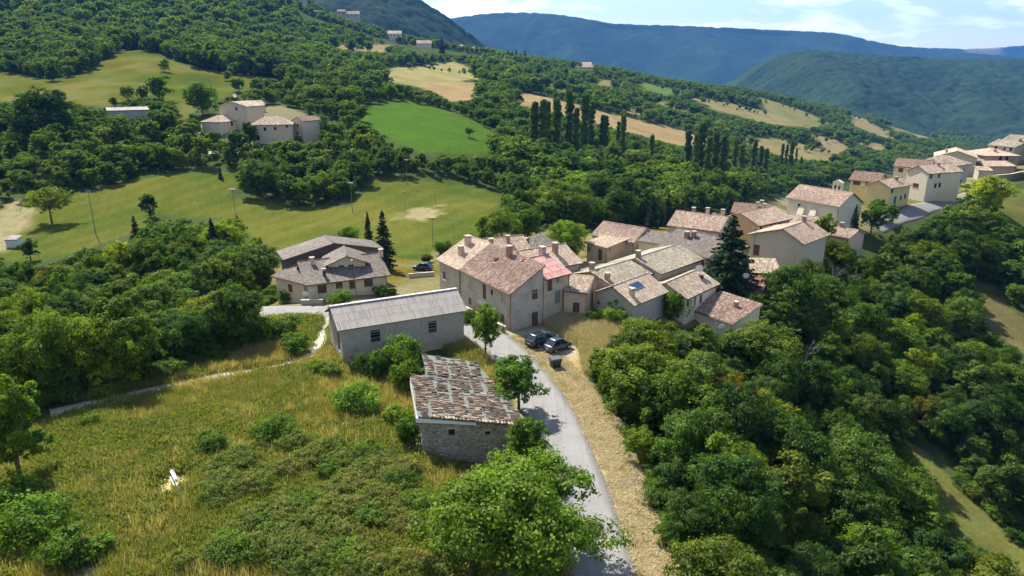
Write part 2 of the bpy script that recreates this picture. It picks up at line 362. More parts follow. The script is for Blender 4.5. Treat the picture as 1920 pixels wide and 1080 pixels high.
O_FAR = [gpoly(q) for q in ([(1280,180),(1330,186),(1400,208),(1440,224),(1400,222),(1340,208)],[(1420,182),(1470,196),(1560,232),(1520,238),(1440,215)],[(1380,262),(1470,262),(1560,284),(1565,302),(1470,296)],[(1590,212),(1640,235),(1700,262),(1660,258),(1600,236)],[(1690,238),(1740,248),(1765,258),(1720,258)],[(1520,254),(1560,258),(1595,276),(1570,290)],[(1180,150),(1230,160),(1290,176),(1250,178),(1200,166)],[(1070,140),(1140,150),(1180,168),(1120,160)],[(1330,186),(1400,200),(1470,222),(1520,240),(1440,232),(1380,215)],[(1200,182),(1260,192),(1330,212),(1280,210)],[(1640,222),(1700,240),(1720,252),(1680,246)],[(1600,262),(1650,270),(1690,282),(1640,280)],[(1120,190),(1170,198),(1230,218),(1180,212)],[(880,132),(930,140),(960,152),(910,150)],[(1000,150),(1060,160),(1110,176),(1050,172)])]
O_BANK = np.array([(6.2,84.5),(4.2,87.5),(8.2,91.5),(12.5,89.5),(13.8,84),(12.5,78),(9.0,78.5)])
O_GULLY = np.vstack([gpoly([(1690,815),(1740,850),(1800,915),(1860,975),(1960,1060)]), gpoly([(1960,1110),(1840,1040),(1760,950),(1700,870)])])
O_GULLY2 = gpoly([(1815,545),(1880,560),(1960,640),(1960,700),(1900,650),(1840,600)])
O_RIGHTB = gpoly([(1850,365),(1930,352),(1960,430),(1900,425)])
O_VILLAGE = gpoly([(545,606),(500,560),(505,505),(600,470),(720,480),(800,490),(812,470),(930,440),(1100,432),(1230,425),(1370,396),(1470,372),(1490,365),(1585,340),(1690,322),(1740,310),(1850,296),(1925,285),(1930,335),(1850,350),(1770,385),(1690,405),(1650,430),(1540,455),(1490,485),(1455,545),(1395,620),(1210,612),(1125,602),(1075,640),(1010,690),(880,640),(700,620)], False)
O_HOUSEY = gpoly([(360,250),(400,215),(520,195),(640,240),(650,262),(560,268),(470,270)], False)

def strip_d(x, y):                   # distance to the right of the road, for the mown straw verge
    best = np.full(x.shape, 99.0); side = np.zeros(x.shape)
    for a, b in zip(L_ROAD[:-1], L_ROAD[1:]):
        d = b - a; L = np.sqrt(d @ d); t = np.clip(((x - a[0]) * d[0] + (y - a[1]) * d[1]) / L ** 2, 0, 1)
        q = np.hypot(x - a[0] - t * d[0], y - a[1] - t * d[1]); s = ((x - a[0]) * d[1] - (y - a[1]) * d[0]) / L
        m = q < best; best = np.where(m, q, best); side = np.where(m, s, side)
    return best, side
def ground_colour(x, y):
    n1 = fbm(x / 3.2, y / 3.2, 21); n2 = fbm(x / 14.0, y / 14.0, 33); n3 = fbm(x / 45.0, y / 45.0, 41); n0 = fbm(x / 0.9, y / 0.9, 55, 3)
    def blend(c, new, m): return c * (1 - m[..., None]) + new * m[..., None]
    def C(a): return np.broadcast_to(np.array(a, float), x.shape + (3,))
    col = C((0.055, 0.075, 0.028)) * (0.7 + 0.7 * n1[..., None])
    w = np.clip(y / 200, 0.35, 6.0)
    def msk(poly, s=1.0, wob=2.0): return smooth(1, -1, (poly_dist(x, y, poly) + (n1 - 0.47) * wob * w) / (s * w))
    field = C((0.32, 0.285, 0.095)) + (n2 - 0.42)[..., None] * np.array([0.30, 0.16, 0.07]) + (n0 - 0.45)[..., None] * np.array([0.16, 0.13, 0.06])
    dry = smooth(0.42, 0.62, n2 * 0.6 + n1 * 0.4)[..., None]
    field = field * (1 - 0.6 * dry) + 0.6 * dry * np.array([0.48, 0.39, 0.19])
    col = blend(col, field, smooth(2.0, -2.0, poly_dist(x, y, O_FIELD) + (n1 - 0.47) * 6) * smooth(130, 90, y))
    col = blend(col, C((0.19, 0.19, 0.06)) + (n1 - 0.47)[..., None] * np.array([0.1, 0.06, 0.03]), np.where((y < 110) & (x < -18) & (x > -45) & (y > 70), 0.75, 0.0))
    mead = C((0.082, 0.100, 0.017)) + (n2 - 0.47)[..., None] * np.array([0.09, 0.045, 0.018]) + (n3 - 0.47)[..., None] * np.array([0.09, 0.04, 0.02]) + (n0 - .45)[..., None] * 0.03 + (np.sin((x * .92 - y * .38) * .9 + n2 * 5) * .006)[..., None]
    col = blend(col, mead, msk(O_MEADOW))
    dirt = (poly_dist(x, y, gpoly([(745,410),(770,392),(825,384),(828,402),(790,414)], False)) + (n1 - 0.47) * 9)
    col = blend(col, C((0.34, 0.28, 0.17)), smooth(1.5, -2.0, dirt) * (0.35 + 0.6 * n0))
    col = blend(col, C((0.33, 0.28, 0.18)), smooth(2, -2, poly_dist(x, y, gpoly([(-40,430),(0,385),(40,372),(60,390),(40,430),(10,470),(-40,480)], False)) + (n1 - .47) * 8) * (0.4 + 0.5 * n0))
    col = blend(col, C((0.060, 0.118, 0.010)) * (0.8 + 0.34 * n1 + .05 * np.sin((x * .83 + y * .55) * 1.4) + .2 * (n2 - .47))[..., None], msk(O_CROP, 1.0, 1.0))
    upp = C((0.108, 0.112, 0.024)) + (n3 - 0.47)[..., None] * np.array([0.13, 0.06, 0.04]) + (n2 - .47)[..., None] * 0.07
    col = blend(col, upp, msk(O_UPPER))
    for p in (O_HILLF, O_TAN, O_BROWN): col = blend(col, C((0.27, 0.195, 0.098)) * (0.8 + 0.4 * n2[..., None]), msk(p, 1.0, 1.5))
    col = blend(col, C((0.24, 0.215, 0.09)) * (0.7 + 0.6 * n2[..., None]), msk(O_SCRUB))
    for k, p in enumerate(O_FAR):
        cc = [(0.20,0.17,0.07),(0.165,0.16,0.06),(0.20,0.165,0.072),(0.22,0.175,0.08),(0.24,0.19,0.092),(0.215,0.175,0.085),(0.10,0.15,0.036),(0.18,0.155,0.07)][k % 8]
        col = blend(col, C(cc) * (0.8 + 0.4 * n2[..., None]), msk(p))
    for p, cc in ((O_GULLY, (0.115,0.125,0.036)), (O_GULLY2, (0.13,0.115,0.05)), (O_RIGHTB, (0.12,0.13,0.036))): col = blend(col, C(cc) * (0.7 + 0.6 * n1[..., None]), msk(p))
    vil = C((0.17, 0.155, 0.075)) + (n2 - 0.47)[..., None] * 0.25
    col = blend(col, vil, msk(O_VILLAGE, 1.0, 1.0) * np.where(y < 400, 1.0, 0))
    col = blend(col, C((0.23, 0.20, 0.12)), msk(O_HOUSEY) * 0.7)
    col = blend(col, C((0.40, 0.30, 0.12)) * (0.7 + 0.6 * n1[..., None]), msk(O_BANK, 2.0, 2.0))
    col = blend(col, C((0.30, 0.235, 0.105)) * (0.7 + 0.6 * n1[..., None]), smooth(1.5, -1.0, poly_dist(x, y, np.array([(2,74),(8.5,71.5),(12.5,75),(14,80),(14,87),(9,92),(4,88)])) + (n1 - .47) * 3))
    d, s = strip_d(x, y); wob = (n1 - 0.47) * 1.6
    st = smooth(0.3, -0.3, d - 5.9 + wob) * (s > 0) * (y < 84) * (y > 15)
    col = blend(col, C((0.47, 0.39, 0.26)) * (0.72 + 0.55 * n0[..., None]), st)
    apron = smooth(1.2, -0.8, poly_dist(x, y, np.array([(-3,83),(0.3,85.5),(4.2,87.2),(8.5,84),(8.8,77.5),(4,75),(1,74)])) + wob)
    col = blend(col, C((0.36, 0.31, 0.235)) * (0.85 + 0.3 * n0[..., None]), apron * 0.9)
    vg = smooth(0.4, -0.4, d - 3.1 + wob) * (s < 0) * (y < 84)
    col = blend(col, C((0.27, 0.24, 0.10)), vg * 0.8)
    return np.clip(col, 0.015, 0.6)

m, n_, l_, b_ = mat_new('ground_soil_grass')
a_ = N(n_, 'ShaderNodeAttribute', attribute_name='Col'); g_ = N(n_, 'ShaderNodeNewGeometry')
f_ = noise(n_, l_, 1.7, 6, 0.75, g_.outputs['Position']); f2_ = noise(n_, l_, 0.12, 4, 0.6, g_.outputs['Position'])
c_ = mixc(n_, l_, 1.0, a_.outputs['Color'], ramp(n_, l_, f_, [(0.25, 0.62), (0.75, 1.38)]), 'MULTIPLY')
c_ = mixc(n_, l_, 1.0, c_, ramp(n_, l_, f2_, [(0.3, (0.92, 0.97, 0.9)), (0.7, (1.1, 1.04, 1.02))]), 'MULTIPLY')
l_.new(c_, b_.inputs['Base Color']); b_.inputs['Roughness'].default_value = 1.0; b_.inputs['Specular IOR Level'].default_value = 0.0
bump(n_, l_, f_, 0.6, 0.12, b_)
M_GROUND = m

ang = np.concatenate([np.linspace(-180, -60, 16)[:-1], np.linspace(-60, -42, 30)[:-1], np.linspace(-42, 42, 360), np.linspace(42, 60, 30)[1:], np.linspace(60, 180, 16)[1:]])
rad = np.concatenate([[3.0, 10, 18, 25, 30], np.exp(np.linspace(math.log(34), math.log(160), 230)), np.exp(np.linspace(math.log(160), math.log(2600), 230))[1:], [3300, 4500, 6000, 8300]])
AA, RR = np.meshgrid(np.radians(ang), rad); GX, GY = RR * np.sin(AA), RR * np.cos(AA)
GZ = TZ(GX, GY); GC = ground_colour(GX, GY)
GZ = np.where(GY < 0, GZ * 1.0, GZ)
nr, na = GX.shape
idx = np.arange(nr * na).reshape(nr, na)
q = np.stack([idx[:-1, :-1], idx[:-1, 1:], idx[1:, 1:], idx[1:, :-1]], -1).reshape(-1, 4)
gv = np.stack([GX, GY, GZ], -1).reshape(-1, 3)
inner = idx[0][::-1].reshape(1, -1)
ground_o = link('ground', mesh_np('ground', gv, [q, inner], M_GROUND, GC.reshape(-1, 3), True)); tag(ground_o, 'grassy rolling ground of the valley and ridge', kind='structure')

# paved ribbons
def ribbon(name, ln, half, lift, mat, crown=0.05, cols=7):
    ln = np.asarray(ln); t = np.gradient(ln, axis=0); t /= np.linalg.norm(t, axis=1)[:, None]; nrm = np.stack([t[:, 1], -t[:, 0]], -1)
    us = np.linspace(-1, 1, cols); h = half if not np.isscalar(half) else np.full(len(ln), half)
    h = h * (1 + 0.05 * (vnoise(np.arange(len(ln)) / 3.0, np.zeros(len(ln)), 5) - 0.5))
    X = ln[:, None, 0] + nrm[:, None, 0] * us[None] * h[:, None]; Y = ln[:, None, 1] + nrm[:, None, 1] * us[None] * h[:, None]
    Z = TZ(X, Y) + lift + crown * (1 - us[None] ** 2)
    v = np.stack([X, Y, Z], -1).reshape(-1, 3); v = np.vstack([v, v[::cols] - [0, 0, 0.3], v[cols-1::cols] - [0, 0, 0.3]])
    i = np.arange(len(ln) * cols).reshape(len(ln), cols); f = np.stack([i[:-1, :-1], i[:-1, 1:], i[1:, 1:], i[1:, :-1]], -1).reshape(-1, 4)
    k = len(ln) * cols; L = np.arange(len(ln)); el = np.stack([i[:-1, 0], i[1:, 0], k + L[1:], k + L[:-1]], -1); er = np.stack([i[1:, -1], i[:-1, -1], k + len(ln) + L[:-1], k + len(ln) + L[1:]], -1)
    o = link(name, mesh_np(name, v, np.vstack([f, el, er]), mat, None, True)); tag(o, kind='structure'); return o
m, n_, l_, b_ = mat_new('asphalt'); g_ = N(n_, 'ShaderNodeNewGeometry'); p_ = g_.outputs['Position']
c_ = mixc(n_, l_, ramp(n_, l_, noise(n_, l_, 0.35, 6, 0.7, p_), [(0.35, 0.0), (0.7, 1.0)]), (0.205, 0.198, 0.188), (0.275, 0.265, 0.25))
c_ = mixc(n_, l_, ramp(n_, l_, noise(n_, l_, 14, 3, 0.6, p_), [(0.3, 0.0), (0.7, 0.35)]), c_, (0.16, 0.152, 0.142))
mp_ = N(n_, 'ShaderNodeMapping'); l_.new(p_, mp_.inputs[0]); mp_.inputs['Rotation'].default_value = (0, 0, -0.22); mp_.inputs['Scale'].default_value = (1.5, 0.06, 1)
c_ = mixc(n_, l_, ramp(n_, l_, noise(n_, l_, 1.0, 3, 0.6, mp_.outputs[0]), [(0.45, 0.0), (0.7, 0.45)]), c_, (0.31, 0.298, 0.28))
vo_ = N(n_, 'ShaderNodeTexVoronoi', feature='DISTANCE_TO_EDGE'); vo_.inputs['Scale'].default_value = 0.23; vo_.inputs['Randomness'].default_value = 1
nv_ = noise(n_, l_, 0.8, 4, 0.7, p_, 'Color'); av_ = N(n_, 'ShaderNodeVectorMath', operation='MULTIPLY_ADD'); l_.new(nv_, av_.inputs[0]); av_.inputs[1].default_value = (1.8, 1.8, 0); l_.new(p_, av_.inputs[2]); l_.new(av_.outputs[0], vo_.inputs['Vector'])
c_ = mixc(n_, l_, ramp(n_, l_, vo_.outputs['Distance'], [(0.0, 0.55), (0.012, 0.0)]), c_, (0.12, 0.115, 0.11))
l_.new(c_, b_.inputs['Base Color']); b_.inputs['Roughness'].default_value = 0.9; bump(n_, l_, noise(n_, l_, 30, 2, 0.6, p_), 0.25, 0.02, b_)
ASPH = m
GRAVEL = plaster('gravel', (0.46, 0.42, 0.345), (0.28, 0.25, 0.15), 0.6, 1.5)
PAVE = plaster('street_paving', (0.18, 0.17, 0.16), (0.17, 0.16, 0.15), 0.4, 1.0)
wd = np.interp(np.linspace(0, 1, len(S_ROAD)), [0, 0.45, 0.6, 0.7, 1], [2.55, 2.6, 3.0, 2.9, 2.3])
tag(ribbon('road', S_ROAD, wd, 0.06, ASPH), 'worn grey asphalt road curving past the barn and houses')
o = ribbon('gravel_track', S_TRACK[:int(len(S_TRACK) * .80)], 1.25, 0.05, GRAVEL, 0.03); tag(o, 'pale gravel track leading left from the concrete barn')
tag(ribbon('village_street', S_STREET, 2.7, 0.08, PAVE), 'paved village street below the cream and yellow houses')
tag(ribbon('farm_lane', S_LANE, 1.9, 0.12, GRAVEL), 'pale lane in front of the old farm buildings')

# hills beyond: silhouette given at a distance, real rounded masses with wooded relief
m, n_, l_, b_ = mat_new('wooded_hill'); g_ = N(n_, 'ShaderNodeNewGeometry'); a_ = N(n_, 'ShaderNodeAttribute', attribute_name='Col')
c_ = mixc(n_, l_, 1.0, a_.outputs['Color'], ramp(n_, l_, noise(n_, l_, 0.05, 5, 0.7, g_.outputs['Position']), [(0.3, 0.65), (0.7, 1.35)]), 'MULTIPLY')
l_.new(c_, b_.inputs['Base Color']); b_.inputs['Roughness'].default_value = 1.0; b_.inputs['Specular IOR Level'].default_value = 0.05
M_HILL = m
def hill(name, label, Y, prof, base, near, back, cell, nx, ny, seed, spur=0.25, bare=0.0, skew=0.0):
    P = np.array([PY(u, v, Y) for u, v in prof]); xs = np.linspace(P[0, 0], P[-1, 0], nx)
    top = np.interp(xs, P[:, 0], P[:, 2]); k = max(3, nx // 60); top = np.convolve(np.pad(top, k, mode='edge'), np.ones(2*k+1) / (2*k+1), 'valid')
    ys = np.concatenate([np.linspace(-1, 0, ny)[:-1], np.linspace(0, 1, max(6, ny // 4))])
    T, Xg = np.meshgrid(ys, xs, indexing='ij'); H = np.interp(Xg, xs, top) - base
    Yg = Y + np.where(T < 0, T * near, T * back); Xs = Xg + skew * T * near
    sp = fbm(Xg / (near * 0.26) + 3.1, Yg / (near * 0.8), seed) - 0.47
    f = np.clip(1 - np.abs(T), 0, 1); f = f ** np.where(T < 0, 1.15, 1.0)
    f = np.clip(f + spur * sp * 4 * np.abs(T) * (1 - np.abs(T)) , 0, 1.0)
    Z = base + H * f + (dome(Xs, Yg, cell, seed) * 0.5 + dome(Xs, Yg, cell * 1.9, seed + 40) * 0.35) * (0.4 if Y > 4000 else 0.85) + (fbm(Xs / (cell * 9), Yg / (cell * 9), seed) - .47) * cell * 1.6 * (np.abs(T) > 0.02)
    nz = fbm(Xs / (cell * 6), Yg / (cell * 6), seed + 3); c = np.stack([0.012 + 0.022 * nz, 0.026 + 0.036 * nz, 0.010 + 0.012 * nz], -1)
    if bare: mk = smooth(0.60, 0.66, fbm(Xs / (cell * 11), Yg / (cell * 7), seed + 7)) * bare * (T > -0.4); c = c * (1 - mk[..., None]) + mk[..., None] * np.array([0.24, 0.2, 0.11])
    i = np.arange(Z.size).reshape(Z.shape); q = np.stack([i[:-1, :-1], i[:-1, 1:], i[1:, 1:], i[1:, :-1]], -1).reshape(-1, 4)
    o = link(name, mesh_np(name, np.stack([Xs, Yg, Z], -1).reshape(-1, 3), q, M_HILL, c.reshape(-1, 3), False)); tag(o, label, kind='structure'); return o
hill('wooded_mountain', 'steep wooded mountain flank behind the hilltop village', 1900, [(-260,-420),(0,-330),(250,-190),(480,-75),(600,-40),(700,-28),(790,4),(840,38),(880,66),(910,92),(960,120),(1040,165),(1120,215)], -140, 720, 700, 13, 300, 150, 3, 0.35)
hill('wooded_cone_hill', 'rounded wooded hill with a gentle peak beyond the valley', 2500, [(1180,330),(1290,230),(1370,172),(1440,120),(1490,102),(1520,97),(1550,100),(1590,106),(1640,110),(1700,112),(1800,117),(1880,116),(2000,118),(2200,130),(2350,180)], -150, 1080, 900, 17, 420, 190, 13, 0.9)
hill('long_blue_ridge', 'long flat-topped wooded ridge across the horizon', 5200, [(640,50),(800,45),(860,34),(920,27),(980,25),(1060,31),(1150,47),(1250,50),(1340,53),(1420,57),(1500,61),(1560,62),(1600,70),(1660,85),(1720,92),(1800,100),(1900,108),(2000,118),(2300,140)], -420, 1700, 1500, 30, 430, 120, 23, 0.30, 0.0)
hill('far_ridge', 'faint far ridge at the right end of the horizon', 6900, [(1300,110),(1500,100),(1600,93),(1680,90),(1740,92),(1800,94),(1860,93),(1900,89),(1960,84),(2100,80),(2400,95)], -500, 1000, 1200, 40, 220, 50, 31, 0.2, 1.0)
# ================================================================ VEGETATION prototypes
def leaf_quads(pos, nrm, size, rng, aspect=0.62, fold=0.25):
    n = len(pos); nrm = nrm / (np.linalg.norm(nrm, axis=1)[:, None] + 1e-9)
    r = rng.normal(size=(n, 3)); t = np.cross(nrm, r); t /= (np.linalg.norm(t, axis=1)[:, None] + 1e-9); b = np.cross(nrm, t)
    s = size * (0.55 + 0.9 * rng.random(n))[:, None]
    v = np.stack([pos - t * s * .5, pos + b * s * aspect * .5 + nrm * s * fold * .3, pos + t * s * .5 - nrm * s * fold * .3, pos - b * s * aspect * .5 + nrm * s * fold * .3], 1)
    return v.reshape(-1, 3), np.arange(4 * n).reshape(n, 4)
def leaf_cols(n, rng, v=0.28):
    k = 1 + v * rng.normal(size=n) * 0.7; k = np.clip(k, 0.5, 1.7); w = rng.normal(size=n) * 0.08
    return np.stack([k * (1 + w), k, k * (1 - w)], -1)
def clump_crown(seed, H, Rr, n_cl, n_leaf, ls, low=0.25, flat=1.0, rc=(0.24, 0.42), shape='round', gap=0.0, sub=0):
    rng = np.random.default_rng(seed); cz = H * (low + 1) / 2; hz = H * (1 - low) / 2
    d = rng.normal(size=(n_cl, 3)); d /= np.linalg.norm(d, axis=1)[:, None]; d[:, 2] = np.where((d[:, 2] < -0.45) & (rng.random(n_cl) < .45), -d[:, 2], d[:, 2])
    rr = rng.random(n_cl) ** 0.45; c = d * rr[:, None]
    if shape == 'poplar': c[:, 2] = rng.random(n_cl) * 2 - 1; wv = np.sqrt(np.clip(1 - np.abs(c[:, 2]) ** 2.2, 0.05, 1)) * np.where(c[:, 2] < -.6, 0.8, 1); c[:, :2] *= wv[:, None] * 0.6
    if shape == 'cone': c[:, 2] = rng.random(n_cl) ** 1.3 * 2 - 1; c[:, :2] *= ((1 - c[:, 2]) / 2)[:, None] * 0.9
    rcl = Rr * (rc[0] + (rc[1] - rc[0]) * rng.random(n_cl))
    lob = 1 + 0.22 * np.sin(np.arctan2(c[:, 1], c[:, 0]) * 3 + seed) + 0.12 * rng.normal(size=n_cl)
    cc = np.stack([c[:, 0] * (Rr - rcl * .55) * lob, c[:, 1] * (Rr - rcl * .55) * lob, cz + c[:, 2] * (hz - rcl * .5) * flat], -1)
    w = rcl ** 2; w /= w.sum(); cid = rng.choice(n_cl, n_leaf, p=w)
    if sub:
        ns = n_cl * sub; sc_ = np.repeat(np.arange(n_cl), sub); sdv = rng.normal(size=(ns, 3)); sdv /= np.linalg.norm(sdv, axis=1)[:, None]
        sdv[:, 2] = np.where((sdv[:, 2] < -.3) & (rng.random(ns) < .6), -sdv[:, 2], sdv[:, 2])
        sctr = cc[sc_] + sdv * (rcl[sc_] * (.72 + .5 * rng.random(ns)))[:, None] * np.array([1, 1, .8]); sr = rcl[sc_] * (.20 + .22 * rng.random(ns))
        w2 = sr ** 1.7; w2 /= w2.sum(); sid = rng.choice(ns, n_leaf, p=w2); l2 = rng.normal(size=(n_leaf, 3))
        pos = sctr[sid] + l2 * sr[sid][:, None] * np.array([.62, .62, .40]); pos[:, 2] = np.maximum(pos[:, 2], 0.05)
        nrm = sdv[sid] * .7 + l2 * .35 + rng.normal(size=(n_leaf, 3)) * .45 + np.array([0, 0, .45]); v, f = leaf_quads(pos, nrm, ls, rng)
        return v, f, leaf_cols(n_leaf, rng) * ((.72 + .5 * rng.random(ns))[sid] * (.85 + .3 * rng.random(n_cl))[sc_[sid]])[:, None], cc, rcl
    ld = rng.normal(size=(n_leaf, 3)); ld /= np.linalg.norm(ld, axis=1)[:, None]; ld[:, 2] = np.where((ld[:, 2] < -0.3) & (rng.random(n_leaf) < 0.75), -ld[:, 2], ld[:, 2])
    rad_ = rcl[cid] * (0.66 + 0.4 * rng.random(n_leaf) ** 0.6) * (1 + 0.18 * rng.normal(size=n_leaf))
    pos = cc[cid] + ld * rad_[:, None] * np.array([1, 1, 0.78])
    pos[:, 2] = np.maximum(pos[:, 2], 0.05)
    nrm = ld * 0.8 + rng.normal(size=(n_leaf, 3)) * 0.55 + np.array([0, 0, 0.35])
    v, f = leaf_quads(pos, nrm, ls, rng)
    clc = (0.74 + 0.5 * rng.random(n_cl))[cid]
    return v, f, leaf_cols(n_leaf, rng) * clc[:, None], cc, rcl
def conifer_crown(seed, H, Rr, n_leaf, ls, low=0.06, droop=0.35):
    rng = np.random.default_rng(seed); nb = int(26 * 9)
    t = np.sort(rng.random(nb)) ** 1.15; az = rng.random(nb) * 2 * math.pi
    L = Rr * (1 - t) ** 0.85 * (0.72 + 0.45 * rng.random(nb)) + 0.12
    z0 = H * (low + (0.985 - low) * t)
    w = L + 0.25; w /= w.sum(); bid = rng.choice(nb, n_leaf, p=w); s = rng.random(n_leaf) ** 0.55
    wid = 0.22 * L[bid] * (1.1 - s)
    off = rng.normal(size=n_leaf) * wid
    x = np.cos(az[bid]) * L[bid] * s - np.sin(az[bid]) * off; y = np.sin(az[bid]) * L[bid] * s + np.cos(az[bid]) * off
    z = z0[bid] - droop * L[bid] * s ** 1.3 + 0.12 * L[bid] * s ** 4 - np.abs(off) * 0.4 + rng.normal(size=n_leaf) * 0.06
    pos = np.stack([x, y, np.maximum(z, 0.1)], -1); nrm = np.stack([np.cos(az[bid]) * .5, np.sin(az[bid]) * .5, np.full(n_leaf, 0.8)], -1) + rng.normal(size=(n_leaf, 3)) * 0.45
    v, f = leaf_quads(pos, nrm, ls, rng, 0.45)
    return v, f, leaf_cols(n_leaf, rng)
def trunk_mesh(name, H, tr, cc, rcl, seed, top=0.5, limbs=8, mat=BARK, lean=0.0, sides=6):
    rng = np.random.default_rng(seed + 99); mb = MB(); zt = H * top
    p = [np.array([0, 0, -0.6]), np.array([rng.normal() * .06, rng.normal() * .06, zt * .4]), np.array([rng.normal() * .12 + lean, rng.normal() * .12, zt])]
    mb.tube(p, [tr * 1.25, tr * .85, tr * .6], sides)
    if cc is not None:
        o = np.argsort(-rcl * (0.5 + rng.random(len(rcl))))[:limbs]
        for i in o:
            e = cc[i]; s = p[1] * .35 + p[2] * .65 if e[2] > zt * .9 else p[1]; mid = (s + e) / 2 + np.array([0, 0, 0.12 * H * rng.random()])
            mb.tube([s, mid, e], [tr * .42, tr * .25, tr * .08], 4, False)
    return mb.mesh(name, mat)
PROTO = {}
def proto(key, crown, trunk, h): PROTO[key] = dict(crown=crown, trunk=trunk, h=h)
def make_broad(key, seed, H, Rr, n_cl, n_leaf, ls, mat=None, low=0.22, limbs=8, **k):
    v, f, c, cc, rcl = clump_crown(seed, H, Rr, n_cl, n_leaf, ls, low, **k)
    proto(key, mesh_np('crown', v, f, mat or LEAF, c), trunk_mesh('trunk', H, 0.028 * H, cc, rcl, seed, 0.45, limbs), H)
for i in range(6): make_broad('N%d' % i, 100 + i, 8.0, [3.3, 3.8, 2.9, 3.5, 4.1, 3.0][i], [40, 50, 36, 46, 54, 38][i], [21000, 24000, 19000, 22000, 25000, 20000][i], 0.235, rc=(.20,.36), sub=14, low=[.04, .08, .02, .1, .06, .02][i])
for i in range(4): make_broad('F%d' % i, 200 + i, 8.0, [3.4, 3.0, 3.8, 3.2][i], [34, 28, 40, 30][i], 4200, 0.5, low=0.0, limbs=4, rc=(.26, .44), sub=7)
for i in range(3): make_broad('V%d' % i, 300 + i, 8.0, [3.6, 3.2, 4.0][i], 22, 1000, 0.95, low=0.0, limbs=0, rc=(.32, .52))
make_broad('hero', 401, 7.6, 5.6, 85, 46000, 0.25, low=0.02, rc=(.17, .30), limbs=16, sub=16)
make_broad('open', 402, 7.0, 4.3, 40, 11000, 0.26, low=0.22, rc=(.16, .3), limbs=14, sub=12)
make_broad('ash', 403, 6.0, 2.7, 34, 9000, 0.24, low=0.06, rc=(.2, .36), limbs=12, sub=12)
for i in range(4): make_broad('B%d' % i, 500 + i, 2.2, [1.5, 1.8, 1.3, 2.1][i], [20, 26, 18, 30][i], 7000, 0.16, low=0.0, limbs=5, rc=(.26, .46), sub=14)
for i in range(2): make_broad('P%d' % i, 600 + i, 16, 2.3, 80, 11000, 0.5, LEAF_P, low=0.03, limbs=0, shape='poplar', rc=(.25, .42))
for i in range(2):
    v, f, c = conifer_crown(700 + i, 12, [3.1, 2.5][i], 26000, 0.26); proto('C%d' % i, mesh_np('crown', v, f, LEAF_C, c), trunk_mesh('trunk', 12, .2, None, None, 7, .95), 12)
v, f, c = conifer_crown(720, 12, 1.9, 9000, 0.34, 0.02, 0.25); proto('cyp', mesh_np('crown', v, f, LEAF_C, c), trunk_mesh('trunk', 12, .16, None, None, 7, .9), 12)
def dead_mesh(seed, H):
    rng = np.random.default_rng(seed); mb = MB()
    def br(p, d, L, r, lv):
        e = p + d * L; mb.tube([p, (p + e) / 2 + rng.normal(size=3) * L * .06, e], [r, r * .75, r * .45], 5 if lv < 2 else 3, False)
        if lv < 4:
            for _ in range(3 if lv else 5):
                nd = d + rng.normal(size=3) * 0.55 + np.array([0, 0, .15]); nd /= np.linalg.norm(nd); br(p + d * L * (0.5 + .5 * rng.random()), nd, L * (.55 + .2 * rng.random()), r * .5, lv + 1)
    br(np.array([0, 0, -.3]), np.array([0, 0, 1.]), H * .42, H * .018, 0); return mb
PROTO['dead'] = dict(crown=dead_mesh(5, 6).mesh('branches', GREYBARK), trunk=None, h=6.0)

def tuft_mesh(name, seed, n, h, spread, w, mat, lean=0.5, leafy=False):
    rng = np.random.default_rng(seed); b = rng.normal(size=(n, 2)) * spread * .5; a = rng.random(n) * 2 * math.pi
    hh = h * (0.5 + 0.7 * rng.random(n)); ln = lean * hh * rng.random(n)
    d = np.stack([np.cos(a), np.sin(a)], -1); s = np.stack([-np.sin(a), np.cos(a)], -1) * w
    p0 = np.c_[b - s, np.full(n, -.05)]; p1 = np.c_[b + s, np.full(n, -.05)]
    m0 = np.c_[b + d * ln[:, None] * .35 - s * .8, hh * .6]; m1 = np.c_[b + d * ln[:, None] * .35 + s * .8, hh * .6]
    t0 = np.c_[b + d * ln[:, None] - s * .25, hh]; t1 = np.c_[b + d * ln[:, None] + s * .25, hh]
    v = np.stack([p0, p1, m1, m0, t1, t0], 1).reshape(-1, 3); i = np.arange(n)[:, None] * 6
    f = np.vstack([i + [0, 1, 2, 3], i + [3, 2, 4, 5]]); c = leaf_cols(n, rng, .25); c = np.vstack([c, c])
    if leafy:
        k = n * 3; pos = np.c_[rng.normal(size=(k, 2)) * spread * .6, rng.random(k) * h * .9]; vv, ff = leaf_quads(pos, rng.normal(size=(k, 3)) + [0, 0, 1], w * 7, rng)
        f = np.vstack([f, ff + len(v)]); v = np.vstack([v, vv]); c = np.vstack([c, leaf_cols(k, rng)])
    return mesh_np(name, v, f, mat, c)
TUFT = [tuft_mesh('grass_tuft', 1, 34, .75, .7, .018, GRASS), tuft_mesh('grass_tuft', 2, 40, .5, .8, .02, GRASS, .7), tuft_mesh('grass_tuft', 3, 30, 1.0, .6, .02, GRASS, .45),
        tuft_mesh('weed_tuft', 4, 26, .8, .7, .028, WEED, .5, True), tuft_mesh('weed_tuft', 5, 30, .55, .9, .03, WEED, .6, True), tuft_mesh('straw_tuft', 6, 40, .22, .9, .025, STRAW, 2.2), tuft_mesh('green_tuft', 7, 38, .6, .8, .02, GREENG, .6), tuft_mesh('green_tuft', 8, 34, .8, .7, .02, GREENG, .5)]

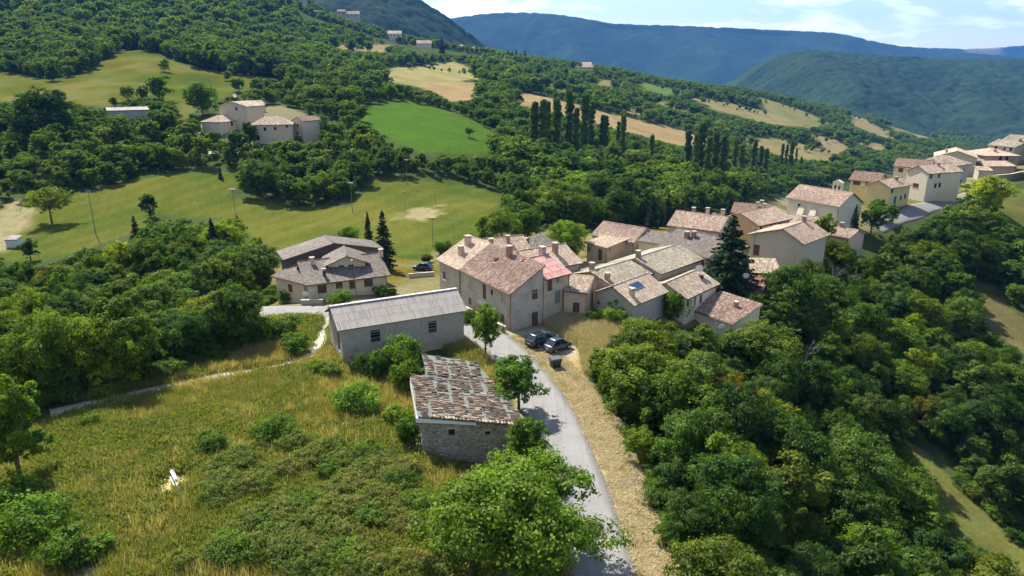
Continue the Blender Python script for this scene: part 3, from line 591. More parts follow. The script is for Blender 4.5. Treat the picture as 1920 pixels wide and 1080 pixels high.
USED = []
def tree(key, x, y, h, label, cat, group=None, tint=None, name='broadleaf_tree', rz=None, sx=1.0, z=None, sink=0.0):
    p = PROTO[key]; s = h / p['h']; z = tz(x, y) if z is None else z
    e = empty(name, (x, y, z - sink), random.random() * 6.28 if rz is None else rz); e.scale = (s * sx, s * sx, s); tag(e, label, cat, group)
    cname = 'foliage' if 'shrub' in name or 'hedge' in name or 'ivy' in name else ('branches' if key == 'dead' else 'crown')
    c = link(cname, p['crown'], e)
    if tint: c.color = (*tint, 1)
    if p['trunk']:
        t = link('stem' if cname == 'foliage' else 'trunk', p['trunk'], e)
    USED.append((x, y, h * .3)); return e

def scatter_stuff(name, label, pts, meshes, idx, scale, rot, mats=None, tilt=None):
    """one 'stuff' object: points with geometry-node instances of the given meshes"""
    me = bpy.data.meshes.new(name); pts = np.asarray(pts, np.float32); me.vertices.add(len(pts)); me.vertices.foreach_set('co', pts.ravel())
    for nm, ty, arr in (('idx', 'INT', idx), ('scl', 'FLOAT', scale), ('rot', 'FLOAT', rot)):
        a = me.attributes.new(nm, ty, 'POINT'); a.data.foreach_set('value', np.asarray(arr, np.int32 if ty == 'INT' else np.float32))
    o = link(name, me); tag(o, label, kind='stuff')
    ng = bpy.data.node_groups.new(name, 'GeometryNodeTree')
    ng.interface.new_socket('Geometry', in_out='INPUT', socket_type='NodeSocketGeometry'); ng.interface.new_socket('Geometry', in_out='OUTPUT', socket_type='NodeSocketGeometry')
    n, l = ng.nodes, ng.links; gi = n.new('NodeGroupInput'); go = n.new('NodeGroupOutput'); jn = n.new('GeometryNodeJoinGeometry')
    def attr(nm, ty):
        a = n.new('GeometryNodeInputNamedAttribute'); a.data_type = ty; a.inputs['Name'].default_value = nm; return a.outputs['Attribute']
    ai, asc, ar = attr('idx', 'INT'), attr('scl', 'FLOAT'), attr('rot', 'FLOAT')
    cx = n.new('ShaderNodeCombineXYZ'); l.new(ar, cx.inputs[2])
    er = n.new('FunctionNodeEulerToRotation'); l.new(cx.outputs[0], er.inputs[0])
    for k, ms in enumerate(meshes):
        po = bpy.data.objects.new(name + '_piece', ms)
        oi = n.new('GeometryNodeObjectInfo'); oi.inputs['Object'].default_value = po; oi.inputs['As Instance'].default_value = True
        cp = n.new('FunctionNodeCompare'); cp.data_type = 'INT'; cp.operation = 'EQUAL'; l.new(ai, cp.inputs[2]); cp.inputs[3].default_value = k
        ip = n.new('GeometryNodeInstanceOnPoints'); l.new(gi.outputs[0], ip.inputs['Points']); l.new(cp.outputs[0], ip.inputs['Selection']); l.new(oi.outputs['Geometry'], ip.inputs['Instance'])
        l.new(er.outputs[0], ip.inputs['Rotation']); l.new(asc, ip.inputs['Scale']); l.new(ip.outputs[0], jn.inputs[0])
    l.new(jn.outputs[0], go.inputs[0])
    md = o.modifiers.new('scatter', 'NODES'); md.node_group = ng; return o
# ================================================================ BUILDINGS
TILE = colmat('clay_tiles', 0.9, 7, 0.25, 0.25, None)
SLATE = colmat('grey_tiles', 0.85, 7, 0.25, 0.3, None)
SHEET = colmat('roof_sheet', 0.7, 3, 0.2, 0.4, None)
UNDER = simple('roof_board', (0.20, 0.15, 0.11), 0.9, 0, .3, 2)
GLASS = simple('dark_pane', (0.018, 0.02, 0.022), 0.15, 0, .3, 2, 0.6)
FRAME = simple('stone_surround', (0.50, 0.46, 0.38), 0.85, 0, .15, 3)
WOODB = simple('brown_wood', (0.13, 0.055, 0.035), 0.7, 0, .3, 5)
WOODL = simple('ochre_shutter', (0.45, 0.35, 0.20), 0.75, 0, .2, 5)
PURPLE = simple('plum_shutter', (0.20, 0.075, 0.095), 0.75, 0, .2, 5)
GREEN = simple('green_shutter', (0.17, 0.21, 0.18), 0.75, 0, .2, 5)
BLUE = simple('faded_blue_door', (0.16, 0.23, 0.32), 0.75, 0, .35, 4)
BRIGHTBLUE = simple('blue_door', (0.05, 0.13, 0.30), 0.6, 0, .2, 4)
BRICK = plaster('brick', (0.36, 0.20, 0.13), (0.2, .13, .1), .5, 3)
METAL = simple('grey_metal', (0.32, 0.32, 0.31), 0.45, 0.7, .15, 5)
DARKMETAL = simple('dark_metal', (0.05, 0.045, 0.042), 0.55, 0.5, .2, 5)
WHITE = simple('white_enamel', (0.78, 0.78, 0.76), 0.4, 0, .05, 3)
MORTAR = simple('ridge_mortar', (0.42, 0.37, 0.30), 0.9, 0, .3, 4)
PAL = {
 'old':  [(.38,.29,.205),(.45,.36,.26),(.31,.235,.17),(.40,.28,.20),(.50,.43,.33),(.28,.22,.165),(.35,.31,.24)],
 'red':  [(.29,.165,.12),(.33,.20,.145),(.25,.15,.115),(.40,.29,.22),(.23,.165,.13),(.36,.26,.20),(.20,.15,.12)],
 'tan':  [(.52,.40,.28),(.57,.46,.33),(.46,.33,.23),(.50,.42,.32),(.42,.31,.22),(.60,.50,.38)],
 'pink': [(.40,.27,.19),(.43,.31,.225),(.36,.25,.185),(.48,.37,.285),(.35,.265,.20),(.31,.225,.165)],
 'brown':[(.26,.17,.12),(.30,.20,.14),(.23,.16,.12),(.34,.24,.18)],
 'grey': [(.17,.145,.12),(.20,.17,.14),(.15,.128,.108),(.225,.19,.155)],
 'moss': [(.36,.30,.215),(.31,.265,.19),(.40,.34,.255),(.27,.235,.165),(.46,.40,.31),(.36,.31,.24)],
 'tinred':[(.36,.145,.12)], 'tinpink':[(.50,.25,.225),(.54,.285,.255)], 'asb':[(.28,.252,.22),(.315,.285,.25),(.25,.225,.198)] }
def tile_plane(poly, pal, style='coppi', w=0.21, l=0.36, seed=0, lift=0.02, patch=0.6):
    """tiles laid over a planar convex polygon; returns verts, quads, colours"""
    rng = np.random.default_rng(seed); P = np.array(poly, float)
    nn = np.cross(P[1] - P[0], P[2] - P[0]); nn /= np.linalg.norm(nn); nn = nn if nn[2] > 0 else -nn
    up = np.array([0, 0, 1.0]) - nn * nn[2]; up /= (np.linalg.norm(up) + 1e-9); ac = np.cross(up, nn)
    q = np.stack([(P - P[0]) @ ac, (P - P[0]) @ up], -1); lo, hi = q.min(0), q.max(0)
    ci = np.arange(lo[0] + w / 2, hi[0], w); cj = np.arange(lo[1], hi[1], l)
    I, J = np.meshgrid(ci, cj, indexing='ij'); I = I.ravel(); J = J.ravel()
    ok = in_poly(I, J + l * .5, q); I, J = I[ok], J[ok]; n = len(I)
    if n == 0: return np.zeros((0, 3)), np.zeros((0, 4), int), np.zeros((0, 3))
    pal = np.array(PAL[pal])
    if style == 'coppi':
        prof = [(-.5, 0.0), (-.26, .30), (.26, .30), (.5, 0.0)]; jit = 0.014; hw = w * .98; ht = w * .8
    elif style == 'flat': prof = [(-.5, 0.05), (-.2, .22), (.1, .05), (.5, .05)]; jit = 0.004; hw = w; ht = w * .7
    else: prof = [(-.5, 0.0), (-.25, .5), (.25, .5), (.5, 0.0)]; jit = 0; hw = w; ht = w * .30
    ang_ = rng.normal(size=n) * (0.05 if style == 'coppi' else 0.0); ox = rng.normal(size=n) * jit; oy = rng.normal(size=n) * jit
    vs = []
    for (e, bl) in ((0.0, 0.022), (1.12, 0.0)):
        for a, h in prof:
            x = I + ox + a * hw * (1.0 if e == 0 else .86) + ang_ * (e - .5) * l; y = J + oy + (e - .06) * l
            hh = h * ht + lift + bl * (style != 'corr') + (rng.random(n) * 0.012 if style == 'coppi' else 0)
            vs.append(P[0] + x[:, None] * ac + y[:, None] * up + (hh * np.ones(n))[:, None] * nn)
    v = np.stack(vs, 1).reshape(-1, 3); b = np.arange(n)[:, None] * 8
    f = np.concatenate([b + [k, k + 1, 5 + k, 4 + k] for k in range(3)])
    nz = fbm(I * .55 + seed, J * .55, seed) ; pick = (np.clip(nz * patch + rng.random(n) * (1 - patch) * .95, 0, .999) * len(pal)).astype(int)
    pick = np.where(rng.random(n) < 0.35, rng.integers(0, len(pal), n), pick)
    c = pal[pick] * (0.82 + .36 * rng.random(n))[:, None] * (0.75 + 0.5 * fbm(I * .25, J * .25 + 9, seed + 3))[:, None] * 1.0
    if style == 'corr': c = pal[pick] * (0.95 + .1 * rng.random(n))[:, None]
    return v, f, np.vstack([c, c, c])
def wall_holes(mb, L, z0, ztop, holes, mp, reveal=0.16, col=(1, 1, 1)):
    """rectangular wall 0..L x z0..ztop with rectangular holes; mp(s, z, d) maps to 3-D, d = depth inward"""
    xs = sorted({0.0, L, *[h[0] for h in holes], *[h[1] for h in holes]}); zs = sorted({z0, ztop, *[h[2] for h in holes], *[h[3] for h in holes]})
    for i in range(len(xs) - 1):
        for j in range(len(zs) - 1):
            cx, cz = (xs[i] + xs[i+1]) / 2, (zs[j] + zs[j+1]) / 2
            if any(h[0] < cx < h[1] and h[2] < cz < h[3] for h in holes): continue
            mb.quad(mp(xs[i], zs[j], 0), mp(xs[i+1], zs[j], 0), mp(xs[i+1], zs[j+1], 0), mp(xs[i], zs[j+1], 0), col)
    for a, b, c, d in holes:
        for (p, q_) in (((a, c), (b, c)), ((b, c), (b, d)), ((b, d), (a, d)), ((a, d), (a, c))):
            mb.quad(mp(*p, 0), mp(*q_, 0), mp(*q_, reveal), mp(*p, reveal), col)
KIND = {'dark': (GLASS, None), 'brown': (WOODB, None), 'ochre': (WOODL, None), 'plum': (PURPLE, None), 'green': (GREEN, None), 'blue': (BLUE, None), 'bblue': (BRIGHTBLUE, None)}
FOOT = []
def opening(par, mp, a, b, c, d, kind, door=False):
    """window or door: frame, leaf or panes set back in the opening"""
    mb = MB(); t = 0.07 if kind != 'bars' else 0.04; w, h = b - a, d - c
    def bar(x0, z0, x1, z1, dd0, dd1, m=mb): m.hexa([mp(x0, z0, dd0), mp(x1, z0, dd0), mp(x1, z0, dd1), mp(x0, z0, dd1), mp(x0, z1, dd0), mp(x1, z1, dd0), mp(x1, z1, dd1), mp(x0, z1, dd1)])
    if kind == 'bars':
        pane = MB(); pane.quad(mp(a, c, .30), mp(b, c, .30), mp(b, d, .30), mp(a, d, .30))
        o = pane.build('window', GLASS, par)
        for k in range(4): zz = c + h * (k + .5) / 4; m2 = MB(); bar(a, zz - .025, b, zz + .025, 0.06, 0.10, m2); m2.build('window_bar', METAL, o)
        return o
    if kind == 'dark':
        bar(a, c, a + t, d, .05, .13); bar(b - t, c, b, d, .05, .13); bar(a + t, d - t, b - t, d, .05, .13); bar(a + t, c, b - t, c + t, .05, .13); bar((a + b) / 2 - .03, c + t, (a + b) / 2 + .03, d - t, .06, .12)
        o = mb.build('door' if door else 'window', WOODB, par); p = MB(); p.quad(mp(a, c, .14), mp(b, c, .14), mp(b, d, .14), mp(a, d, .14)); p.build('pane', GLASS, o)
    else:
        md = KIND[kind][0]; g = 0.015
        o = None
        for k, (x0, x1) in enumerate(((a + .01, (a + b) / 2 - g), ((a + b) / 2 + g, b - .01))):
            m2 = MB(); bar(x0, c, x1, d, .06, .11, m2)
            if not door:
                for q_ in range(1, 6): zz = c + h * q_ / 6; bar(x0 + .05, zz - .015, x1 - .05, zz + .03, .035, .06, m2)
            else:
                for q_ in range(1, 4): xx = x0 + (x1 - x0) * q_ / 4; bar(xx - .012, c + .02, xx + .012, d - .02, .045, .06, m2)
            m2.build('door_leaf' if door else 'shutter', md, par)
    if not door:
        s = MB(); bar(a - .1, c - .09, b + .1, c - .002, -.07, .12, s); s.build('window_sill', FRAME, par)
def chimney(par, x, y, z0, h, w=0.55, mat=None, cap=True):
    mb = MB(); mb.box(x - w / 2, y - w / 2, z0, x + w / 2, y + w / 2, z0 + h); o = mb.build('chimney', mat or BRICK, par)
    if cap:
        c = MB(); e = w / 2 + .09
        for sx in (-1, 1):
            for sy in (-1, 1): c.box(x + sx * w * .36 - .07, y + sy * w * .36 - .07, z0 + h + .002, x + sx * w * .36 + .07, y + sy * w * .36 + .07, z0 + h + .25)
        c.box(x - e, y - e, z0 + h + .252, x + e, y + e, z0 + h + .33); c.build('chimney_cap', MORTAR, o)
    return o
def house(name, label, A, B, ze, W, zb, wall, rise=1.5, ridge=None, hb=None, axis='x', roof='gable', pal='old', style='coppi', wins=(), over=0.35, side=0.25, tw=0.21, tl=0.36, seed=0, cat='house', chims=(), group=None, roofmat=None, Lfix=None, ht=None, gut=True):
    """A,B: pixels (or world xy) of the wall-top corners of the wall that faces us; W depth in metres; ze wall-top height, zb base height"""
    pa = np.array(A[:2], float) if len(A) == 3 else Pz(A[0], A[1], ze)[:2]
    pb = np.array(B[:2], float) if len(B) == 3 else Pz(B[0], B[1], ze)[:2]
    u = pb - pa; L = np.linalg.norm(u); u /= L; v = np.array([-u[1], u[0]])
    if v @ pa < 0 and v[1] < 0: v = -v
    if Lfix: L = Lfix
    rz = math.atan2(u[1], u[0]); e = empty(name, (pa[0], pa[1], zb), rz); tag(e, label, cat, group)
    flip = v @ np.array([-u[1], u[0]]) < 0
    h = ze - zb; hb_ = h if hb is None else hb - zb
    if axis == 'x': prof = {'gable': [(0, h), (W / 2 if ridge is None else ridge, h + rise), (W, hb_)], 'mono': [(0, h), (W, h + rise)], 'hip': [(0, h), (W, h)]}[roof]
    else: prof = {'gable': [(0, h), (L / 2 if ridge is None else ridge, h + rise), (L, hb_)], 'mono': [(0, h), (L, h + rise)], 'hip': [(0, h), (L, h)]}[roof]
    cth, sth = math.cos(rz), math.sin(rz)
    def local(p): d = np.array(p[:2]) - pa; return np.array([d[0] * cth + d[1] * sth, -d[0] * sth + d[1] * cth])
    walls = {'front': ((0, 0), (1, 0), L, (0, 1)), 'right': ((L, 0), (0, 1), W, (-1, 0)), 'back': ((0, W), (1, 0), L, (0, -1)), 'left': ((0, 0), (0, 1), W, (1, 0))}
    mb = MB()
    hl = {'x': {'front': prof[0][1], 'back': prof[-1][1], 'left': min(prof[0][1], prof[-1][1]), 'right': min(prof[0][1], prof[-1][1])}, 'y': {'left': prof[0][1], 'right': prof[-1][1], 'front': min(prof[0][1], prof[-1][1]), 'back': min(prof[0][1], prof[-1][1])}}[axis]
    for wn_, (o0, dr, LL, inn) in walls.items():
        def mp(s, z, d, o0=o0, dr=dr, inn=inn): return np.array([o0[0] + dr[0] * s + inn[0] * d, o0[1] + dr[1] * s + inn[1] * d, z])
        holes = []
        for it in wins:
            if it[0] != wn_: continue
            _, a_, b_, ww, hh, kd = it[:6]
            if a_ > 45:    # pixel: meet the wall plane
                o3 = np.array([pa[0] + o0[0] * cth - o0[1] * sth, pa[1] + o0[0] * sth + o0[1] * cth, 0]); n3 = np.array([inn[0] * cth - inn[1] * sth, inn[0] * sth + inn[1] * cth, 0])
                d3 = ray(a_, b_); t = (n3 @ (o3 - np.array([0, 0, CAMH]))) / (n3 @ d3); p3 = np.array([0, 0, CAMH]) + t * d3
                lp = local(p3); s = (lp - np.array(o0)) @ np.array(dr); zc_ = p3[2] - zb
            else: s, zc_ = a_, b_
            a0, a1, c0, c1 = s - ww / 2, s + ww / 2, zc_ - hh / 2, zc_ + hh / 2
            door = len(it) > 6 and it[6] == 'door'
            if door and c0 < 1.2: c0 = max(0.02, c0)
            if a0 < .08 or a1 > LL - .08 or c1 > hl[wn_] - .05 or c0 < 0.01 or any(a0 < q[1] + .1 and a1 > q[0] - .1 and c0 < q[3] + .1 and c1 > q[2] - .1 for q in holes): continue
            holes.append((a0, a1, c0, c1)); opening(e, mp, a0, a1, c0, c1, kd, door)
        wall_holes(mb, LL, -1.2, hl[wn_], holes, mp)
        ends = axis == 'x' and wn_ in ('left', 'right') or axis == 'y' and wn_ in ('front', 'back')
        if ends and roof != 'hip': 
            z0 = hl[wn_]; pts = [mp(0, z0, 0), mp(LL, z0, 0)] + [mp(s, z, 0) for s, z in reversed(prof) if z > z0 + 1e-4]
            if len(pts) > 2: mb.poly(pts)
    mb.build('wall', wall, e)
    # roof planes
    planes = []; th = 0.10
    LX = L if axis == 'x' else W
    def ext(x, y, z): return (x, y, z) if axis == 'x' else (y, x, z)
    lift = 0.10
    if roof == 'hip':
        o = over; s_ = rise / (min(L, W) / 2); dz = o * s_; rl = min(L, W) / 2
        e0 = [(-o, -o, h - dz), (L + o, -o, h - dz), (L + o, W + o, h - dz), (-o, W + o, h - dz)]
        if L >= W: r0, r1 = (rl, W / 2, h + rise), (L - rl, W / 2, h + rise); planes = [[e0[0], e0[1], r1, r0], [e0[1], e0[2], r1], [e0[2], e0[3], r0, r1], [e0[3], e0[0], r0]]
        else: r0, r1 = (L / 2, rl, h + rise), (L / 2, W - rl, h + rise); planes = [[e0[0], e0[1], r0], [e0[1], e0[2], r1, r0], [e0[2], e0[3], r1], [e0[3], e0[0], r0, r1]]
        planes = [[(a, b, c + lift) for a, b, c in p] for p in planes]
    else:
        for (y0, z0), (y1, z1) in zip(prof[:-1], prof[1:]):
            sl = (z1 - z0) / (y1 - y0)
            if y0 == 0: y0 -= over; z0 -= over * sl
            if y1 == prof[-1][0]: y1 += over; z1 += over * sl
            planes.append([ext(-side, y0, z0 + lift), ext(LX + side, y0, z0 + lift), ext(LX + side, y1, z1 + lift), ext(-side, y1, z1 + lift)])
    rb = MB(); vs, fs, cs = [], [], []; off = 0
    for k, p in enumerate(planes):
        pp = np.array(p); nn = np.cross(pp[1] - pp[0], pp[2] - pp[0])
        if nn[2] < 0: pp = pp[::-1]
        rb.slab(pp, th); v_, f_, c_ = tile_plane(pp, pal, style, tw, tl, seed * 7 + k + 1)
        vs.append(v_); fs.append(f_ + off); cs.append(c_); off += len(v_)
    ro = rb.build('roof', roofmat or UNDER, e)
    vv = np.vstack(vs); ff = np.vstack(fs); cc = np.vstack(cs)
    t_o = link({'corr': 'corrugated_sheet', 'rib': 'roof_sheet'}.get(style, 'roof_tile'), mesh_np('roof_tiles', vv, ff, {'flat': SLATE, 'corr': SHEET, 'rib': SHEET}.get(style, TILE), cc), ro); tag(t_o, kind='stuff')
    if roof == 'gable' and style != 'corr':
        ry, rzz = prof[1]; mb = MB(); n = max(2, int(LX / .45)); rr = random.Random(seed)
        for i in range(n):
            x0, x1 = -side + (LX + 2 * side) * i / n, -side + (LX + 2 * side) * (i + .96) / n; k = rr.uniform(.75, 1.15); c = [q_ * k for q_ in PAL[pal][i % len(PAL[pal])]]
            mb.tube([ext(x0, ry, rzz + lift + .05), ext(x1, ry, rzz + lift + .065)], [.12, .135], 6, True, c)
        mb.build('ridge_tile', TILE if style == 'coppi' else SLATE, ro)
    if gut and axis == 'x' and roof in ('gable', 'mono'):
        mb = MB(); sl = (prof[1][1] - prof[0][1]) / (prof[1][0] - prof[0][0]); zz = h - over * sl + .02
        mb.tube([(-side, -over - .06, zz), (L + side, -over - .06, zz)], .065, 6); mb.tube([(L - .15, -.07, zz - .1), (L - .15, -.07, 0.1)], .045, 6); mb.build('gutter', simple_gut, e)
    for c in chims:
        x, y, hh = c[:3]; z0 = 0
        if roof == 'hip': z0 = h + rise * .3
        else:
            yy = y if axis == 'x' else x
            for (y0, z0_), (y1, z1_) in zip(prof[:-1], prof[1:]):
                if y0 <= yy <= y1: z0 = z0_ + (z1_ - z0_) * (yy - y0) / (y1 - y0)
        chimney(ro, x, y, z0 - .1, hh, *(c[3:]))
    FOOT.append((pa, u, np.array([-sth, cth]), L, W)); return e, dict(pa=pa, u=u, v=np.array([-sth, cth]), L=L, W=W, h=h, zb=zb, roof=ro)
simple_gut = simple('copper_gutter', (0.17, 0.10, 0.075), 0.5, 0.4, .2, 4)
W_CONC = plaster('concrete_block', (0.40, 0.36, 0.30), (0.235, 0.215, 0.185), 0.6, 1.0)
W_GREY = plaster('old_grey_plaster', (0.46, 0.395, 0.31), (0.24, 0.20, 0.155), 0.75)
W_OCHR = plaster('worn_ochre_plaster', (0.50, 0.40, 0.28), (0.27, 0.215, 0.16), 0.75)
W_PEACH = plaster('peach_plaster', (0.56, 0.41, 0.28), (0.36, 0.27, 0.2), 0.5)
W_CREAM = plaster('cream_plaster', (0.60, 0.51, 0.365), (0.43, 0.36, 0.265), 0.35)
W_WHITE = plaster('pale_cream_plaster', (0.64, 0.56, 0.41), (0.47, 0.41, 0.30), 0.3)
W_YEL = plaster('yellow_plaster', (0.62, 0.49, 0.22), (0.48, 0.38, 0.19), 0.25)
W_ORANGE = plaster('orange_plaster', (0.60, 0.40, 0.20), (0.45, 0.30, 0.17), 0.3)
W_BEIGE = plaster('beige_plaster', (0.48, 0.40, 0.285), (0.38, 0.31, 0.22), 0.3)
W_STONE = plaster('rubble_stone', (0.50, 0.44, 0.345), (0.32, 0.28, 0.22), 0.4, 1.0, 0.95, True)
W_PINKST = plaster('pale_farm_stone', (0.54, 0.43, 0.30), (0.40, 0.33, 0.25), 0.4, 1.0, 0.95, False)

# --- grey barn
barn, bi = house('barn', 'grey concrete block barn with corrugated roof and two barred window openings', (639,616), (869,580), 4.6, 6.6, -0.2, W_CONC, 1.6, None, None, 'x', 'gable', 'asb', 'corr', over=.35, side=.45, tw=0.23, tl=1.3, seed=3, cat='barn',
  wins=[('front',704,630,1.15,1.5,'bars'),('front',811,613,1.05,1.5,'bars'),('left',635,640,1.2,2.4,'bars')], gut=False)
mb = MB(); mb.box(-.45, 3.3 - .22, bi['h'] + 1.69, bi['L'] + .45, 3.3 + .22, bi['h'] + 1.80); mb.build('ridge_cap', simple('ridge_sheet', (.5,.48,.44), .8), bi['roof'])
mb = MB(); mb.box(-.06, -.06, 1.25, bi['L'] + .06, -.002, 1.42); mb.box(-.05, -.05, -1.1, bi['L'] + .05, -.003, .35); mb.build('plinth', W_STONE, barn)
for z in (0.36, 2.1, 2.9, 3.7):      # poured-concrete lift lines
    MB().box(0.02, -.012, z, bi['L'] - .02, -.002, z + .03).build('wall_joint', W_BEIGE, barn)

# --- tall house group
tall, ti = house('stone_house', 'tall grey plastered house with mottled red-brown tile roof beside the parked cars', (-7.5,97.4,0), (-.1,85.7,0), 5.2, 5.0, 0, W_GREY, 2.8, None, None, 'x', 'mono', 'red', over=.3, side=.22, tw=.19, tl=.34, seed=5,
  wins=[('front',858,523,.95,1.3,'ochre'),('front',882,534,.95,1.35,'ochre'),('front',908,547,.95,2.1,'brown','door'),('front',922,548,.6,.8,'dark'),('front',943,560,1.0,1.35,'ochre'),('front',859,555,.85,1.1,'plum'),('front',881,565,.85,1.1,'plum'),('front',942,597,.95,1.2,'plum'),
   ('right',1003,552,.95,1.35,'brown'),('right',1003,599,1.05,2.1,'brown','door')], chims=[(6.2,4.5,1.5,.7)])
mb = MB(); mb.box(ti['L'] + .002, -.002, 2.55, ti['L'] + .05, 5, 2.68); mb.box(ti['L'] + .002, -.002, 4.75, ti['L'] + .05, 5, 4.85); mb.build('string_course', W_CONC, tall)
# arch of the gable door
mb = MB(); yd = 3.55
s_, z_ = None, None
for k in range(8):
    a0, a1 = math.pi * k / 8, math.pi * (k + 1) / 8
    mb.hexa([(ti['L'] + .002, yd + .62 * math.cos(a), 2.1 + .62 * math.sin(a)) if False else (ti['L'] + dx, yd + r_ * math.cos(a), 2.0 + r_ * math.sin(a)) for a, r_, dx in ((a0,.60,.002),(a1,.60,.002),(a1,.60,.07),(a0,.60,.07),(a0,.80,.002),(a1,.80,.002),(a1,.80,.07),(a0,.80,.07))])
mb.build('door_arch', FRAME, tall)
house('village_house', 'pinkish-roofed house with two chimneys adjoining the tall grey house', (-11.2,103.0,0), (-7.6,97.55,0), 5.2, 10.5, 0, W_GREY, 2.8, 5.4, None, 'x', 'gable', 'tan', over=.4, side=.35, seed=6, wins=[('front',821,509,.9,1.2,'plum'),('front',833,517,.9,1.2,'plum'),('front',828,540,.9,1.2,'brown')], chims=[(3.4,2.0,1.3,.75,W_PEACH),(2.2,3.9,1.4,.8,W_PEACH)])
house('village_house', 'narrow ochre house with a pink-red sheet roof and faded blue garage doors', (4.25,88.5,0), (7.9,91.6,0), 6.4, 6, .1, W_OCHR, 1.6, 4.2, 7.2, 'x', 'gable', 'tinpink', 'rib', over=.45, side=.12, tw=.42, tl=1.2, seed=7,
  wins=[('front',1031,533,.85,1.9,'brown'),('front',1046,524,.55,.9,'green'),('front',1045,557,1.0,1.9,'green'),('front',1025,592,2.0,2.4,'blue','door')], chims=[(4.2,4.9,1.3,.75,W_GREY)])
house('village_house', 'low peach rubble house with a broken tile canopy beside the ochre house', (1058,545), (1102,549), 4.1, 4.5, .1, W_PEACH, .9, None, None, 'x', 'mono', 'old', over=.3, side=.1, seed=8, wins=[('front',1080,581,.95,2.1,'brown','door'),('front',1080,563,.4,.5,'dark')])
house('village_house', 'tan-roofed house hidden behind the tall grey house', (3.2,95.0,0), (10.2,99.6,0), 5.6, 8, 0, W_GREY, 1.9, None, None, 'x', 'gable', 'tan', over=.35, seed=9, chims=[(5.5,2.5,1.5,.7)])
house('village_house', 'small tile-roofed house backing onto the meadow behind the tall house', (-4.5,107.5,0), (3.0,110.5,0), 4.6, 7, -1, W_GREY, 1.7, None, None, 'x', 'gable', 'old', over=.35, seed=10, chims=[(2,2,1.0,.6),(5,2.2,1.1,.6)])
house('village_house', 'grey-tiled gabled house half hidden by a round tree behind the tall house', (956,470), (1012,478), 3.6, 8, -1.5, W_GREY, 2.2, None, None, 'x', 'hip', 'moss', over=.35, seed=11, chims=[(2,2,1.2,.6)])
# --- central row
house('village_house', 'long mossy-roofed house with a brown door in its pale gable end', (13.9,92.0,0), (21.3,98.9,0), 4.3, 7.6, 0, W_GREY, 1.2, 3.8, None, 'x', 'gable', 'moss', over=.3, side=.3, seed=12, wins=[('left',1091,527,.95,1.9,'brown','door')], chims=[(1.0,4.6,1.1,.6),(.4,1.2,1.0,.6)])
house('village_house', 'long mottled-roofed house with a shaded gallery under its eaves', (21.6,97.7,0), (29.7,106.0,0), 4.5, 8.4, 0, W_CREAM, 1.35, 4.2, None, 'x', 'gable', 'moss', over=.55, side=.3, seed=13, wins=[('front',1262,506,.5,.5,'dark'),('front',1290,495,.9,.5,'dark')], chims=[(.6,4.2,1.0,.6)])
m3, m3i = house('village_house', 'rubble stone house with a solar panel on its tan tile roof', (11.6,91.8,0), (16.2,87.4,0), 3.4, 8.2, -.6, W_STONE, 1.5, 2.9, 3.1, 'y', 'gable', 'tan', over=.3, side=.3, seed=14, wins=[('front',1146,560,.5,.5,'dark'),('front',1122,568,.4,.5,'dark'),('right',1212,565,.6,1.1,'dark')], chims=[(5.2,1.2,1.0,.6,W_PEACH)])
house('village_house', 'white-walled house with a metal flue on its mottled roof under the tall fir', (24.3,91.9,0), (30.5,98.7,0), 2.6, 7, -2.6, W_WHITE, 1.4, 3.2, None, 'x', 'gable', 'old', over=.4, side=.35, seed=15, wins=[('front',1290,566,.8,1.2,'brown'),('front',1303,565,.7,1.5,'green'),('front',1314,560,.8,1.2,'brown')])
house('cottage', 'low white cottage with a single-slope dark red tile roof on the wooded edge', (1299,580), (1374,607), -0.1, 5.6, -3.6, W_WHITE, 1.5, None, None, 'x', 'mono', 'red', over=.3, side=.25, seed=16, wins=[('front',1322,616,1.0,.9,'dark'),('front',1325,634,.9,1.0,'brown')], chims=[(4.8,3.4,.8,.5)], cat='cottage')
# --- houses behind the fir
house('village_house', 'long red-roofed house with small windows at the edge of the valley trees', (1111,440), (1189,454), 1.8, 8, -3, W_GREY, 1.9, None, None, 'x', 'gable', 'pink', over=.35, seed=17, tw=.26, tl=.42, wins=[('front',1118,450,.7,.9,'dark'),('front',1143,458,.7,1.0,'brown'),('front',1160,461,.7,.9,'dark'),('front',1160,450,.6,.7,'dark')])
house('village_house', 'small ochre house with an arched brown door among garden hedges', (1101,455), (1138,465), 1.2, 6, -2.6, W_OCHR, .9, None, None, 'x', 'mono', 'tan', over=.3, seed=18, wins=[('front',1125,478,1.1,2.2,'brown','door')])
house('village_house', 'cream house with a long tan roof, dishes and dormer wall before the trees', (1253,422), (1350,434), 3.8, 9, -1.5, W_GREY, 2.0, None, None, 'x', 'gable', 'pink', over=.35, seed=19, tw=.26, tl=.42, wins=[('front',1271,427,.9,.8,'dark'),('front',1280,428,.9,.8,'dark')], chims=[(3,5.5,1.2,.6),(6,5,1.3,.6,W_CREAM),(9,5,1.3,.6,W_CREAM)])
house('village_house', 'house with a grey slate-coloured roof and a pair of dark chimneys left of the fir', (1238,460), (1329,481), 3.9, 9.5, -.5, W_CREAM, 2.2, None, None, 'x', 'gable', 'grey', 'flat', over=.4, seed=20, tw=.3, tl=.36, wins=[('front',1317,493,.8,1.2,'brown')], chims=[(3.2,3,1.0,.7,BRICK),(4.3,3.4,1.0,.6,BRICK)])
house('village_house', 'flat cream house between the red-roofed house and the grey slate roof', (1198,452), (1240,458), 2.4, 6, -2, W_CREAM, .7, None, None, 'x', 'mono', 'grey', 'flat', over=.3, seed=21, tw=.3, tl=.36)
